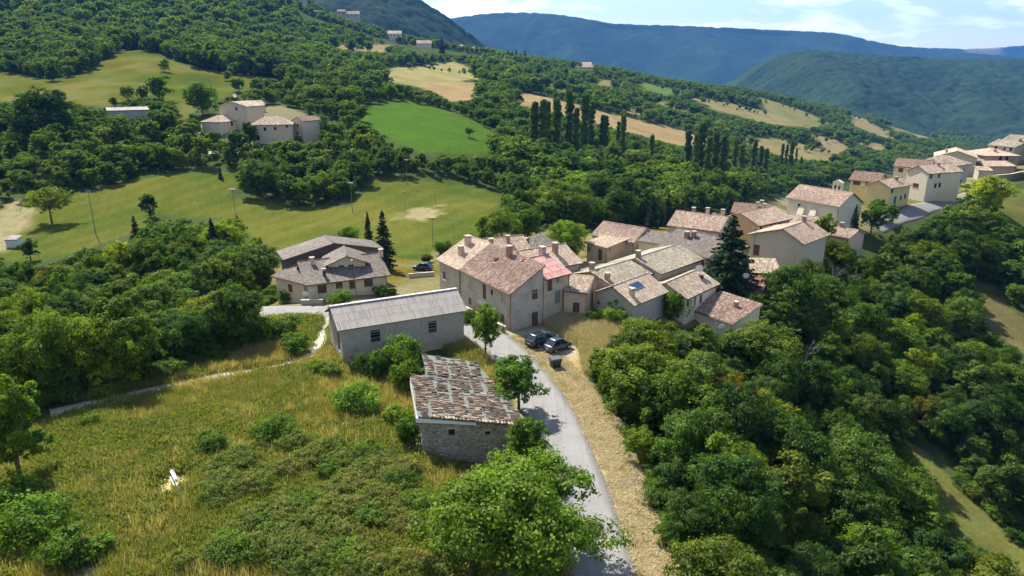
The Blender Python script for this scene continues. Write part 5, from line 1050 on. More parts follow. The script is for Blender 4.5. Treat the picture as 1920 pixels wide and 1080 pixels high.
def car(name, label, pos, heading, L, Wd, Ht, hood, belt, pnt, suv=False, shade=False):
    e = empty(name, (pos[0], pos[1], tz(pos[0], pos[1]) + .09), heading); tag(e, label, 'car'); w = Wd / 2
    # lower body: rings along x (front = +x)
    xs = np.array([-.5, -.485, -.42, -.25, 0, .22, .36, .45, .485, .5]) * L
    zt = np.array([belt * .80, belt * .93, belt, belt, belt * .985, belt * .96, hood, hood * .93, hood * .80, hood * .62]); zb_ = np.array([.42, .30, .24, .22, .22, .22, .23, .26, .30, .40])
    hw = np.array([.80, .90, .97, 1, 1, 1, .98, .93, .85, .76]) * w; rings = []
    for x, t, b, h in zip(xs, zt, zb_, hw): rings.append([(x, -h * .86, b), (x, h * .86, b), (x, h, b + .14), (x, h * 1.0, b + (t - b) * .62), (x, h * .93, t - .03), (x, h * .80, t), (x, -h * .80, t), (x, -h * .93, t - .03), (x, -h * 1.0, b + (t - b) * .62), (x, -h, b + .14)])
    v, f = loft(rings); body = link('body', mesh_np('body', v, f, pnt, None, True), e)
    # cabin: glass shell with a painted roof panel and pillars
    x0, x1, x2, x3 = (-.47 * L, -.36 * L, .06 * L, .25 * L) if suv else (-.45 * L, -.27 * L, .06 * L, .27 * L)
    zb1, zt1 = belt - .04, Ht - .05; wb, wt = w * .90, w * .70
    g = MB(); A = [(x0, -wb, zb1), (x3, -wb, zb1), (x3, wb, zb1), (x0, wb, zb1)]; T = [(x1, -wt, zt1), (x2, -wt, zt1), (x2, wt, zt1), (x1, wt, zt1)]
    g.hexa(A + T); g.build('window_glass', CARGLASS, e)
    rf = []
    for x, dz, kk in ((x1 - .05, -.01, .93), (x1 + .12, .055, 1.0), ((x1 + x2) / 2, .075, 1.03), (x2 - .1, .05, 1.0), (x2 + .06, -.015, .95)):
        rf.append([(x, -wt * kk, zt1 + dz - .05), (x, wt * kk, zt1 + dz - .05), (x, wt * kk, zt1 + dz), (x, wt * .8 * kk, zt1 + dz + .025), (x, -wt * .8 * kk, zt1 + dz + .025), (x, -wt * kk, zt1 + dz)])
    v, f = loft(rf); link('roof', mesh_np('roof', v, f, pnt, None, True), e)
    for s in (-1, 1):
        for (xa, xb) in ((x0, x1), (x3, x2), ((x0 + x3) / 2 + .05, (x1 + x2) / 2 + .05)):
            p = MB(); p.tube([(xa, s * (wb + .005), zb1), (xb, s * (wt + .01), zt1)], .045, 5); p.build('pillar', pnt, e)
        m_ = MB(); m_.hexa([(x3 - .30, s * (w * .93), belt - .02), (x3 - .12, s * (w * .93), belt - .02), (x3 - .14, s * (w * .93 + .2), belt), (x3 - .28, s * (w * .93 + .2), belt), (x3 - .30, s * (w * .93), belt + .12), (x3 - .12, s * (w * .93), belt + .12), (x3 - .14, s * (w * .93 + .2), belt + .13), (x3 - .28, s * (w * .93 + .2), belt + .13)]); m_.build('wing_mirror', pnt, e)
        t_ = MB(); t_.hexa([(-.492 * L, s * w * .60, belt * .66), (-.492 * L, s * w * .88, belt * .66), (-.44 * L, s * w * .99, belt * .66), (-.44 * L, s * w * .60, belt * .66), (-.488 * L, s * w * .60, belt * .86), (-.485 * L, s * w * .85, belt * .86), (-.43 * L, s * w * .97, belt * .86), (-.43 * L, s * w * .60, belt * .86)]); t_.build('tail_light', LAMPR, e)
        h_ = MB(); h_.hexa([(.43 * L, s * w * .62, hood * .74), (.492 * L, s * w * .60, hood * .70), (.478 * L, s * w * .88, hood * .70), (.43 * L, s * w * .95, hood * .74), (.43 * L, s * w * .62, hood * .93), (.482 * L, s * w * .58, hood * .88), (.470 * L, s * w * .84, hood * .88), (.43 * L, s * w * .93, hood * .93)]); h_.build('headlight', LAMPW, e)
        d_ = MB(); d_.box(-.02 * L, s * w * 1.004 - .01, belt * .78, .03 * L, s * w * 1.004 + .01, belt * .80 + .02); d_.build('door_handle', RIM, e)
    r = .33 if suv else .29
    for sx in (-.31, .31):
        for s in (-1, 1):
            y0, y1 = s * (w - .20), s * (w + .015); wh = MB(); wh.tube([(sx * L, y0, r), (sx * L, y1, r)], r, 18); wo = wh.build('wheel', TYRE, e)
            ri = MB(); ri.tube([(sx * L, y1 - s * .01, r), (sx * L, y1 + s * .012, r)], r * .66, 14); ri.build('rim', RIM, wo)
            ar = MB(); n = 10
            for k in range(n):
                a0, a1 = math.pi * k / n, math.pi * (k + 1) / n; q = r + .06; q2 = r + .10
                ar.hexa([(sx * L + q * math.cos(a0), s * (w * .94), r + q * math.sin(a0)), (sx * L + q * math.cos(a1), s * (w * .94), r + q * math.sin(a1)), (sx * L + q * math.cos(a1), s * (w * 1.01), r + q * math.sin(a1)), (sx * L + q * math.cos(a0), s * (w * 1.01), r + q * math.sin(a0)),
                         (sx * L + q2 * math.cos(a0), s * (w * .94), r + q2 * math.sin(a0)), (sx * L + q2 * math.cos(a1), s * (w * .94), r + q2 * math.sin(a1)), (sx * L + q2 * math.cos(a1), s * (w * 1.01), r + q2 * math.sin(a1)), (sx * L + q2 * math.cos(a0), s * (w * 1.01), r + q2 * math.sin(a0))])
            ar.build('wheel_arch', TYRE, e)
    p = MB(); p.box(-.502 * L - .012, -.26, belt * .55, -.502 * L + .004, .26, belt * .55 + .12); p.build('number_plate', WHITE, e)
    b = MB(); b.hexa([(-.515 * L, -w * .82, .30), (-.515 * L, w * .82, .30), (-.46 * L, w * .95, .30), (-.46 * L, -w * .95, .30), (-.515 * L, -w * .82, .48), (-.515 * L, w * .82, .48), (-.46 * L, w * .95, .50), (-.46 * L, -w * .95, .50)]); b.build('bumper', pnt if not suv else TYRE, e)
    if shade: s_ = MB(); s_.hexa([(x3 - .10, -wb * .78, zb1 + .10), (x3 - .10, wb * .78, zb1 + .10), (x3 - .13, wb * .78, zb1 + .10), (x3 - .13, -wb * .78, zb1 + .10), (x2 + .12, -wt * .85, zt1 - .05), (x2 + .12, wt * .85, zt1 - .05), (x2 + .09, wt * .85, zt1 - .05), (x2 + .09, -wt * .85, zt1 - .05)]) ; 
    if shade: s_.v = [(a + .055, b, c + .02) for a, b, c in s_.v]; s_.build('sun_shade', SHADE, e)
    return e
pr, pf = Pz(1038, 661, .3), Pz(1069, 650.5, .3); hd = math.atan2(pf[1] - pr[1], pf[0] - pr[0])
car('parked_car', 'small dark grey-blue hatchback parked nearest the dumpster', ((pr + pf) / 2)[:2] + np.array([-math.sin(hd), math.cos(hd)]) * .7, hd, 3.6, 1.64, 1.50, .86, .93, paint('slate_paint', (0.045, 0.065, 0.085)))
c2 = ((pr + pf) / 2)[:2] + np.array([-math.sin(hd), math.cos(hd)]) * 3.35 + np.array([math.cos(hd), math.sin(hd)]) * (-.35)
car('parked_car', 'larger near-black car with a pale sun shade parked behind the small hatchback', c2, hd + .03, 4.35, 1.80, 1.60, .98, 1.04, paint('black_paint', (0.008, 0.011, 0.018)), True, True)
g_ = ground(793, 507); car('parked_car', 'dark green car parked by the hedge behind the barn roof', g_[:2], 2.9, 3.9, 1.65, 1.46, .86, .93, paint('green_paint', (0.02, 0.06, 0.06)))
for u, v, lb, c in ((372,198,'',0),): pass
# dumpster
BINP = simple('bin_plastic', (0.035, 0.038, 0.042), 0.5, 0, .15, 4)
g_ = Pz(1041, 690, 0); bn = empty('dumpster', (g_[0], g_[1], tz(g_[0], g_[1]) + .06), .35); tag(bn, 'dark grey wheeled dumpster on the straw verge by the cars', 'dumpster')
mb = MB(); mb.hexa([(-.48,-.38,.16),(.48,-.38,.16),(.48,.36,.16),(-.48,.36,.16),(-.62,-.50,1.0),(.62,-.50,1.0),(.62,.48,1.0),(-.62,.48,1.0)]); mb.box(-.66,-.54,1.002,.66,.52,1.07); mb.build('body', BINP, bn)
mb = MB(); mb.hexa([(-.67,-.55,1.075),(.67,-.55,1.075),(.67,.53,1.075),(-.67,.53,1.075),(-.60,-.44,1.20),(.60,-.44,1.20),(.60,.48,1.26),(-.60,.48,1.26)]); mb.build('lid', simple('bin_lid', (.085,.09,.10), .45, 0, .1, 4), bn)
mb = MB(); mb.tube([(-.6,.57,1.12),(.6,.57,1.12)], .03, 6); mb.build('handle', BINP, bn)
for x in (-.40, .40):
    for y in (-.30, .28): MB().tube([(x - .03, y, .085), (x + .03, y, .085)], .10, 10).build('wheel', TYRE, bn)
for x in (-.74, .74): MB().tube([(x - .07 * (1 if x > 0 else -1), 0, .9), (x, 0, .9)], .035, 6).build('lifting_pin', METAL, bn)
# low walls
def low_wall(label, pts, h, t, mat, name='low_wall'):
    p0 = pts[0]; e = empty(name, (p0[0], p0[1], tz(*p0))); tag(e, label, 'wall')
    for a, b in zip(pts[:-1], pts[1:]):
        mb = MB(); d = np.array(b) - np.array(a); n = np.array([-d[1], d[0]]) / np.linalg.norm(d) * t / 2; za, zb2 = tz(*a) - p_z(e), tz(*b) - p_z(e)
        A, B = np.array(a) - p0, np.array(b) - p0
        mb.hexa([(*(A - n), za - .5), (*(B - n), zb2 - .5), (*(B + n), zb2 - .5), (*(A + n), za - .5), (*(A - n), za + h), (*(B - n), zb2 + h), (*(B + n), zb2 + h), (*(A + n), za + h)]); mb.build('masonry', mat, e)
        n2 = n * 1.25; c = MB(); c.hexa([(*(A - n2), za + h + .003), (*(B - n2), zb2 + h + .003), (*(B + n2), zb2 + h + .003), (*(A + n2), za + h + .003), (*(A - n2), za + h + .08), (*(B - n2), zb2 + h + .08), (*(B + n2), zb2 + h + .08), (*(A + n2), za + h + .08)]); c.build('coping', FRAME, e)
def p_z(e): return e.location[2]
low_wall('low plastered wall in front of the tall grey house', [(-.9,84.9),(-3.3,88.2),(-7.0,93.8)], .9, .3, W_PINKST)
low_wall('low stone wall along the road before the villa', [tuple(ground(565,572)[:2]), tuple(ground(606,571)[:2])], .75, .35, W_STONE)
low_wall('curved stone retaining wall under the grass bank at the street top', [tuple(ground(1862,341)[:2]), tuple(ground(1893,338)[:2]), tuple(ground(1925,331)[:2])], 2.0, .5, W_STONE)
low_wall('garden wall between the meadow and the pink-roofed house', [tuple(ground(766,522)[:2]), tuple(ground(814,518)[:2])], .8, .3, W_GREY)
# poles with lamps
POLE = simple('weathered_pole', (0.17, 0.155, 0.13), 0.8, 0, .2, 3)
def pole(label, u, v, hpx, kind='flood', r=.09, name='light_pole', cat='light pole', group=None):
    g = ground(u, v); D = np.linalg.norm(g - np.array([0, 0, CAMH])); h = hpx * D / FPX / .965
    e = empty(name, g); tag(e, label, cat, group); MB().tube([(0,0,-.6),(0,0,h*.5),(0,0,h)], [r*.95, r*.75, r*.55], 8).build('post', POLE, e)
    if kind == 'flood':
        MB().box(-.7,-.05,h-.25,.7,.05,h-.15).build('crossbar', METAL, e)
        for x in (-.5, 0, .5): MB().hexa([(x-.18,-.3,h-.12),(x+.18,-.3,h-.12),(x+.18,-.06,h-.12),(x-.18,-.06,h-.12),(x-.18,-.34,h+.22),(x+.18,-.34,h+.22),(x+.18,-.12,h+.25),(x-.18,-.12,h+.25)]).build('floodlight', METAL, e)
    elif kind == 'lamp':
        MB().tube([(0,0,h-.1),(0,-.35,h+.05),(0,-.8,h+.08)], .04, 6).build('arm', METAL, e); MB().hexa([(-.13,-1.2,h+.02),(.13,-1.2,h+.02),(.13,-.7,h+.02),(-.13,-.7,h+.02),(-.09,-1.15,h+.14),(.09,-1.15,h+.14),(.09,-.7,h+.14),(-.09,-.7,h+.14)]).build('lamp_head', METAL, e)
    else:
        MB().box(-.55,-.05,h-.45,.55,.05,h-.33).build('crossarm', POLE, e)
        for x in (-.45, 0, .45): MB().tube([(x,0,h-.33),(x,0,h-.15)], .05, 6).build('insulator', WHITE, e)
    return e, g, h
PG = 'poles round the meadow'
pole('floodlight pole with a tiny conifer at its foot', 443, 415, 53, 'flood', group=PG)
pole('floodlight mast with lamp cluster before the tall trees', 661, 399, 52, 'flood', .11, group=PG)
pole('floodlight pole at the yellow far bank of the meadow', 764, 346, 43, 'flood', group=PG)
pole('floodlight pole standing in the meadow nearest the houses', 812, 461, 50, 'flood', group=PG)
pole('slim pole right of the dirt patch in the meadow', 817, 387, 30, 'plain', .06, group=PG)
pole('slim pole left of the dirt patch in the meadow', 759, 398, 38, 'plain', .05, group=PG)
pole('thin pole right of the floodlight nearest the houses', 852, 457, 40, 'plain', .05, group=PG)
pole('bare wooden pole at the left of the meadow', 180, 440, 70, 'plain', .12, 'utility_pole', 'pole', PG)
pole('lamp pole at the lower edge of the bright green field', 843, 291, 34, 'lamp', .08)
p1 = pole('tall wooden utility pole beside the small trees left of the villa', 494, 545, 75, 'plain', .13, 'utility_pole', 'pole')
p2 = pole('grey street lamp in front of the villa wall', 668, 568, 80, 'lamp', .06, 'street_lamp', 'street lamp')
pole('wooden utility pole between the great fir and the red shed', 1391, 555, 75, 'plain', .10, 'utility_pole', 'pole')
pole('tall thin pole beside the beige gabled house', 1410, 492, 62, 'plain', .09, 'utility_pole', 'pole')
pole('street lamp rising over the gap between red roof and slate roof', 1209, 482, 45, 'lamp', .07, 'street_lamp', 'street lamp')
pole('street lamp on the shaded upper street', 1769, 366, 32, 'lamp', .08, 'street_lamp', 'street lamp')
pole('street lamp behind the round tree above the village', 1091, 462, 34, 'lamp', .07, 'street_lamp', 'street lamp')
WIRE = simple('cable', (0.05, 0.05, 0.05), 0.7, 0, .1, 3)
def cable(label, a, b, sag, r=.018):
    a, b = np.array(a, float), np.array(b, float); pts = [a + (b - a) * t - np.array([0, 0, sag * 4 * t * (1 - t)]) for t in np.linspace(0, 1, 13)]
    tag(MB().tube([p - a for p in pts], r, 4).build('overhead_cable', WIRE, None, loc=tuple(a)), label, 'cable')
cable('thin cable from the utility pole to the villa street lamp', p1[1] + [0, 0, p1[2] - .4], p2[1] + [0, 0, p2[2] - .6], 1.2)
cable('thin cable from the villa street lamp to the pink-roofed house', p2[1] + [0, 0, p2[2] - .6], (-9.5, 97.5, 5.0), .9)
cable('cable running left from the utility pole over the trees', p1[1] + [0, 0, p1[2] - .4], (-62, 92, 6.5), 1.5)
# satellite dishes
def dish(label, P, r=.42, az=0.5, up=.5):
    e = empty('satellite_dish', P, az); tag(e, label, 'satellite dish'); rings = []; 
    vs, fs = [], []; n = 14
    for k, (q, dz) in enumerate(((0.02, 0), (.5, .05), (1, .18))):
        for j in range(n): a = 2 * math.pi * j / n; vs.append((q * r * math.cos(a), -dz * r * 1.6, q * r * math.sin(a)))
    for k in range(2):
        for j in range(n): fs.append((k*n+j, k*n+(j+1)%n, (k+1)*n+(j+1)%n, (k+1)*n+j))
    vs += [(x, y + .02, z) for x, y, z in vs]; m = 3 * n
    fs += [tuple(m + q for q in f[::-1]) for f in fs] + [(2*n+j, 2*n+(j+1)%n, m+2*n+(j+1)%n, m+2*n+j) for j in range(n)]
    c, s = math.cos(up * .6), math.sin(up * .6); vs = [(x, y * c - z * s, y * s + z * c) for x, y, z in vs]
    link('reflector', mesh_np('reflector', vs, np.array(fs), WHITE, None, True), e)
    MB().tube([(0, .02, 0), (0, .12, -.15), (0, .12, -.6)], .025, 6).build('mount', METAL, e); MB().tube([(0, -.1, -.35), (0, -.55, -.05)], .015, 5).build('feed_arm', METAL, e)
def on_px(u, v, Y): return PY(u, v, Y)
for lb, u, v, Y, r in (('white dish on the villa corner wall', 573.5, 550, 98.2, .5), ('white dish by the corner of the mottled-roofed house under the fir', 1311, 502, 99.5, .6), ('white dish on the cottage wall at the wooded edge', 1352, 612, 86.2, .5), ('white dish left of the pair on the beige gabled house', 1438, 461, 125.8, .55), ('white dish right of the pair on the beige gabled house', 1461, 466, 123.7, .55),
   ('white dish on the left end of the long tan roof', 1277, 400, 139.0, .6), ('white dish in the middle of the long tan roof', 1309, 409, 139.5, .6), ('white dish at the right end of the long tan roof', 1338, 403, 141, .6), ('white dish on the roof of the red-roofed valley house', 1165, 423, 136, .55), ('white dish beside the brick chimney of the tall house', 924.5, 470, 96.0, .45), ('small white dish on the front of the tall house above the tree', 901, 566, 89.6, .4),
   ('white dish beside the red shed pole', 1398, 516, 101, .5), ('white dish on the yellow porch wall', 1617, 349, 176, .6), ('white dish on the tall farmhouse roof', 440, 179, 282, .8), ('white dish on the house at the right picture edge', 1888, 281, 236, .7)):
    dish(lb, on_px(u, v, Y), r, random.uniform(-.2, .5))
# flue on the white-walled house
g_ = PY(1315, 527, 98.0); e = empty('metal_flue', g_); tag(e, 'dark metal chimney flue on the mottled roof under the fir', 'flue'); MB().tube([(0,0,-.9),(0,0,.45)], .11, 8).build('pipe', METAL, e); MB().box(-.22,-.22,.45,.22,.22,.9).build('cowl', DARKMETAL, e)
# small things in the foreground field
g_ = ground(330, 905) + np.array([0, 0, .22]); e = empty('white_board', g_, 2.2); tag(e, 'weathered white board lying in the grass of the left field', 'board'); mb = MB(); mb.hexa([(-1.9,-.10,.10),(1.7,-.18,.16),(1.75,.16,.16),(-1.85,.12,.10),(-1.9,-.10,.15),(1.7,-.18,.21),(1.75,.16,.21),(-1.85,.12,.15)]); mb.build('plank', simple('whitewashed', (.46,.44,.39), .85, 0, .25, 5), e); MB().box(-.9,.22,.08,.7,.34,.13).build('plank', simple('grey_plank', (.45,.43,.39), .9, 0, .25, 5), e)
for u, v, lb, h in ((128, 958, 'leaning grey post in the left field, taller of the two stubs', 1.2), (148, 985, 'short broken grey post right of the leaning post', .8)):
    g_ = ground(u, v); e = empty('fence_post', g_); tag(e, lb, 'post'); MB().tube([(0,0,-.3),(.12,.02,h*.6),(.2,.05,h)], [.10,.09,.07], 7).build('stake', GREYBARK, e); MB().tube([(.05,0,h*.3),(.25,.05,h*.62)], [.04,.02], 5).build('snag', GREYBARK, e)
g_ = ground(165, 1074); e = empty('wire_bundle', g_); tag(e, 'tangle of pale rods lying at the bottom left edge', 'rods')
for k in range(7): MB().tube([(-1.0 + .05 * k, -.25 + .06 * k, .12), (0, -.2 + .06 * k, .22 + .01 * k), (1.0 + .04 * k, -.3 + .08 * k, .10)], .016, 4).build('rod', METAL, e)
rng = np.random.default_rng(3)
STONEW = simple('field_stone', (.55,.53,.48), .9, 0, .2, 6)
for k, (u, v) in enumerate([(243,838),(262,832),(268,870),(290,858),(296,842),(312,850),(314,885),(322,860)]):
    g_ = ground(u, v); s = rng.uniform(.10, .22); d = rng.normal(size=(12, 3)); d /= np.linalg.norm(d, axis=1)[:, None]
    import bmesh
    bm = bmesh.new(); bmesh.ops.create_icosphere(bm, subdivisions=1, radius=s)
    for v_ in bm.verts: v_.co *= rng.uniform(.75, 1.15); v_.co.z *= .55
    me = bpy.data.meshes.new('field_stone'); bm.to_mesh(me); bm.free(); me.materials.append(STONEW)
    o = link('field_stone', me, None, (g_[0], g_[1], g_[2] + s * .2)); tag(o, 'small pale stone lying in the grass of the left field', 'stone', 'pale stones in the left field')
# little white trailer and hut at the left
g_ = ground(23, 465); house('hut', 'small white metal hut at the left edge beyond the trees', (g_[0]-1.3, g_[1], 0), (g_[0]+1.3, g_[1]+.1, 0), g_[2]+1.8, 2, g_[2], simple('white_sheet', (.6,.62,.66), .6), .4, None, None, 'x', 'mono', 'asb', 'rib', over=.1, side=.1, tw=.3, tl=.6, seed=77, cat='hut', gut=False)
# ================================================================ PLANTING: named trees and shrubs first
T1 = dict(hero=(1.25,1.25,1.0))
def tp(key, u, v, h, label, cat='tree', **k): g = ground(u, v); return tree(key, g[0], g[1], h, label, cat, **k)
tree('hero', 0.6, 40.6, 7.3, 'big bright green walnut-like tree filling the bottom centre beside the road', 'tree', tint=(1.2,1.28,.9), name='walnut_tree', rz=.6, sx=1.08)
tree('ash', 1.2, 51.6, 5.4, 'leafy tree against the front wall of the ruined house', 'tree', tint=(1.35,1.3,1.0), sx=.85)
tree('ash', 0.7, 63.4, 6.0, 'round roadside tree at the right side of the ruined house', 'tree', tint=(1.2,1.25,1.1))
tree('ash', -3.2, 77.2, 6.6, 'slender young tree with bare lower trunk right of the barn', 'tree', tint=(1.25,1.25,1.0), sx=.62, name='young_tree')
SH = 'shrubs of the left field'
for key, u, v, h, sx, lb, tint in [
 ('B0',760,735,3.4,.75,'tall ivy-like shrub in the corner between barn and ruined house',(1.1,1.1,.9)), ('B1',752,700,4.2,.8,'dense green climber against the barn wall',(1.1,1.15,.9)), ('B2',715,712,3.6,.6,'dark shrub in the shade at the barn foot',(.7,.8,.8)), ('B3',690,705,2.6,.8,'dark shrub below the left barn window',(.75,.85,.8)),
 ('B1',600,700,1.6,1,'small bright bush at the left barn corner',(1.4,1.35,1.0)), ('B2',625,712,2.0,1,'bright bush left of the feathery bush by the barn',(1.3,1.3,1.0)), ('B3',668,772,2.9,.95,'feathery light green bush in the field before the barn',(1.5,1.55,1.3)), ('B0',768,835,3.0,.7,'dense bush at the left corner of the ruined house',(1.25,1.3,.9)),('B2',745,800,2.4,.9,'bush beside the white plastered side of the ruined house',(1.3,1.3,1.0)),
 ('B0',398,850,2.0,1.05,'dark bush with pale flowers in the middle of the left field',(1.0,1.05,1.0)), ('B3',515,828,2.3,1.0,'wide dark green bush in the upper left field',(.8,.95,.9)), ('B2',548,835,1.7,1.1,'bush touching the right side of the wide dark bush',(.85,1.0,.9)), ('B1',695,865,1.9,.8,'blue-green spiky bush before the ruined house',(.9,1.05,1.3)), ('B1',243,780,1.0,1,'small round bush near the track end',(1.4,1.3,.9)), ('B0',170,805,1.4,1,'scrubby bush at the edge of the track',(1.4,1.3,.9)),
 ('B3',745,925,2.0,1,'blue-grey bush in the lower field',(.85,1.0,1.2)), ('B0',620,900,1.6,1.1,'bright bramble patch left of the blue-green bush',(1.35,1.35,.9)), ('B1',570,960,1.5,1.3,'bramble mound in the lower field',(1.2,1.2,.85)), ('B2',690,985,1.8,1.2,'leafy thicket in the lower middle of the field',(1.2,1.2,.8)), ('B3',780,975,2.0,1,'leafy thicket left of the big walnut-like tree',(1.1,1.15,.8)), ('B0',500,1010,1.6,1.3,'dark green thicket near the bottom edge',(1.0,1.1,.8)), ('B3',440,1050,1.7,1.3,'thicket at the bottom edge right of the pale stones',(1.2,1.25,.8)), ('B2',840,1040,1.8,1.2,'leafy thicket at the foot of the walnut-like tree',(1.2,1.2,.8)), ('B1',640,1060,1.5,1.3,'low bramble at the bottom centre',(1.1,1.1,.75)),
 ('B3',60,1020,3.2,1.0,'large bush in the bottom left corner',(1.25,1.3,.9)), ('B0',130,1060,2.4,1.1,'bush beside the pale rods at the bottom left',(1.3,1.3,.9)), ('B1',10,960,2.6,1.1,'bush at the left edge below the field tree',(1.1,1.2,.9)), ('B2',190,1040,1.6,1.2,'sprawling bush right of the bottom left corner',(1.3,1.3,.9)),
 ('B0',530,635,3.0,1.25,'bright bush beside the road left of the barn',(1.35,1.35,.9)), ('B1',560,660,2.4,1.1,'leafy bush at the bend of the gravel track',(1.3,1.3,.9)), ('B3',490,640,2.6,1.1,'pale green bush left of the road bush',(1.4,1.4,1.0)),
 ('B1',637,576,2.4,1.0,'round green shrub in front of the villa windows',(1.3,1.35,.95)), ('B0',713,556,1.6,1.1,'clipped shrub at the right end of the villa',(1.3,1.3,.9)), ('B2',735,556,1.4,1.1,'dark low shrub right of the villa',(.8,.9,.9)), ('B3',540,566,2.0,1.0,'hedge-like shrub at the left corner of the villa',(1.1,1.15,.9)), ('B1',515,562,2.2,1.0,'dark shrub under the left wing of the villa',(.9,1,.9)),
 ('B3',880,602,1.6,1.1,'shrub behind the low wall of the tall house',(1.1,1.15,.9)),
 ('B0',1165,595,3.4,.9,'bright shrub at the left foot of the rubble stone house',(1.4,1.4,.9)), ('B1',1150,606,2.2,1,'green shrub at the edge of the dry bank',(1.3,1.35,.9)), ('B2',1258,598,4.6,.62,'climber over the wall between the stone house and the white house',(.8,.95,.8)), ('B3',1272,592,3.4,.7,'bright creeper topping the wall under the mottled roof',(1.5,1.45,.8)), ('B0',1115,605,1.8,1,'low green shrub in the dry bank below the peach house',(1.3,1.3,.9)), ('B1',1200,640,3.0,1.1,'olive shrub below the rubble stone house',(1.3,1.15,.7)),
 ('B0',1450,580,2.2,1,'round dark shrub beyond the red shed',(.8,.95,.85)),('B2',1190,478,2.2,1.2,'yellow-green garden hedge behind the mossy roofs',(1.9,1.75,.8)),('B3',1215,480,1.8,1.2,'dark purple hedge beside the yellow-green one',(1.1,.45,.75)),('B1',1160,482,2.4,1.0,'green garden shrub beside the arched door',(1.3,1.35,.9)),
 ('B0',830,478,3.0,1.0,'rounded green shrub on the meadow edge behind the chimneyed house',(1.2,1.2,.85)),('B2',800,492,1.8,1.2,'dark reddish shrub left of the chimneyed house',(1.0,.55,.6)),('B3',1500,412,1.6,1.0,'green bush at the foot of the church wall',(1.3,1.3,.9))]:
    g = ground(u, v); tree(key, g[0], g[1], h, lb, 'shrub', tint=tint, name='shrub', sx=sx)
tree('N2', *ground(42, 905)[:2], 9.6, 'full green tree at the left edge of the field', 'tree', tint=(1.15,1.2,.85), sx=.74)
# left of the village
tp('C1',408,515,11.5,'tall pointed dark conifer left of the villa pole', name='conifer', tint=(.95,1.05,1.2))
tp('C0',432,520,9.5,'broad bluish conifer beside the tall pointed one', name='conifer', tint=(1.0,1.1,1.25), sx=1.1)
tp('cyp',260,470,8.0,'narrow dark conifer rising from the left trees', name='conifer', sx=1.5)
tp('C1',692,462,8.2,'slimmer of the two firs behind the villa', name='fir_tree', sx=.75)
tp('C0',722,508,12.0,'bigger fir at the right rear corner of the villa', name='fir_tree', sx=.85)
tp('N0',282,408,6.4,'round dark tree alone on the left meadow', tint=(.65,.75,.8), sx=.85)
tp('open',98,418,9.5,'spreading open-crowned tree on the left meadow', tint=(1.25,1.2,1.0))
tp('N2',58,488,5.0,'small bluish tree beside the white hut', tint=(.9,1.05,1.2))
tp('ash',488,505,6.6,'thin lollipop-shaped tree left of the villa', tint=(1.3,1.25,1.0), sx=.7)
tp('cyp',414,335,4.0,'small conifer by itself at the far meadow edge', name='conifer', sx=1.3); tp('cyp',446,418,2.2,'tiny conifer at the foot of a floodlight pole', name='conifer', sx=1.6)
tp('N4',655,462,4.6,'bright round tree left of the two firs', tint=(1.4,1.4,.8))
tp('C0',1362,552,13.0,'great dark fir standing among the village roofs', name='fir_tree', sx=1.55, tint=(1.0,1.05,.95))
tp('C1',1594,470,10.0,'pointed conifer below the church', name='conifer', sx=.8, tint=(.9,1.0,1.0))
tp('C0',1364,420,9.0,'dark conifer behind the orange house', name='conifer', sx=.8); tp('C1',1222,428,10.0,'dark conifer left of the pair before the valley trees', name='conifer', sx=1.0); tp('C0',1250,425,10.5,'dark conifer right of the pair before the valley trees', name='conifer', sx=.9)
tp('N4',1066,494,8.5,'round tree filling the gap right of the grey-tiled gable', tint=(1.15,1.2,.8)); tp('N1',940,462,8.5,'olive round tree left of the grey-tiled gable', tint=(1.25,1.15,.9)); tp('N3',988,455,8.0,'bright tree behind the grey-tiled gable', tint=(1.4,1.35,.8)); tp('N5',910,458,7.0,'darker tree at the corner of the meadow', tint=(1.0,1.05,.8))
tp('ash',1645,412,5.0,'small round tree in front of the yellow gable', tint=(.9,1.0,.8)); tp('ash',1632,440,7.0,'feathery tree below the church front', tint=(1.0,1.05,.9)); tp('N2',1672,418,4.6,'dark round tree on the village car park', tint=(.8,.9,.8))
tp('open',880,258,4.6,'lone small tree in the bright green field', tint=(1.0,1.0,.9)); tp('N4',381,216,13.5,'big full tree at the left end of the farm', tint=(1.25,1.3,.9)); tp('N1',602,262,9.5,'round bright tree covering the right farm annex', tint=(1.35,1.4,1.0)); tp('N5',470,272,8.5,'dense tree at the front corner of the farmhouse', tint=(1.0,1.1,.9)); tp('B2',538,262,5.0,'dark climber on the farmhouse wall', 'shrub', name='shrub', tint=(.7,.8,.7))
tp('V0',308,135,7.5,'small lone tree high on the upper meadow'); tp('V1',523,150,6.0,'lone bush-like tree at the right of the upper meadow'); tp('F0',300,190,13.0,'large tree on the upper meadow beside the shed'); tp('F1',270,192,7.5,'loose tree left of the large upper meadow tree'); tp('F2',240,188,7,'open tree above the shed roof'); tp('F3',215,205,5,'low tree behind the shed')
tp('N1',92,268,19.0,'huge dark tree crowning the left woods', tint=(.75,.85,.8), sx=1.2)
tp('dead',72,360,9,'bare grey tree at the left edge of the meadow', name='dead_tree'); tp('dead',470,330,9,'bare grey tree in the belt below the farm', name='dead_tree')
for k, (u, v, h) in enumerate([(1505,715,8),(1590,560,7),(1330,655,6.5),(1558,545,7.5)]): tp('dead', u, v, h, ['bare dead tree in the middle of the right wood','bare dead tree behind the cottage end of the right wood','slender dead trunk near the cottage','dead branches beyond the red shed'][k], name='dead_tree')
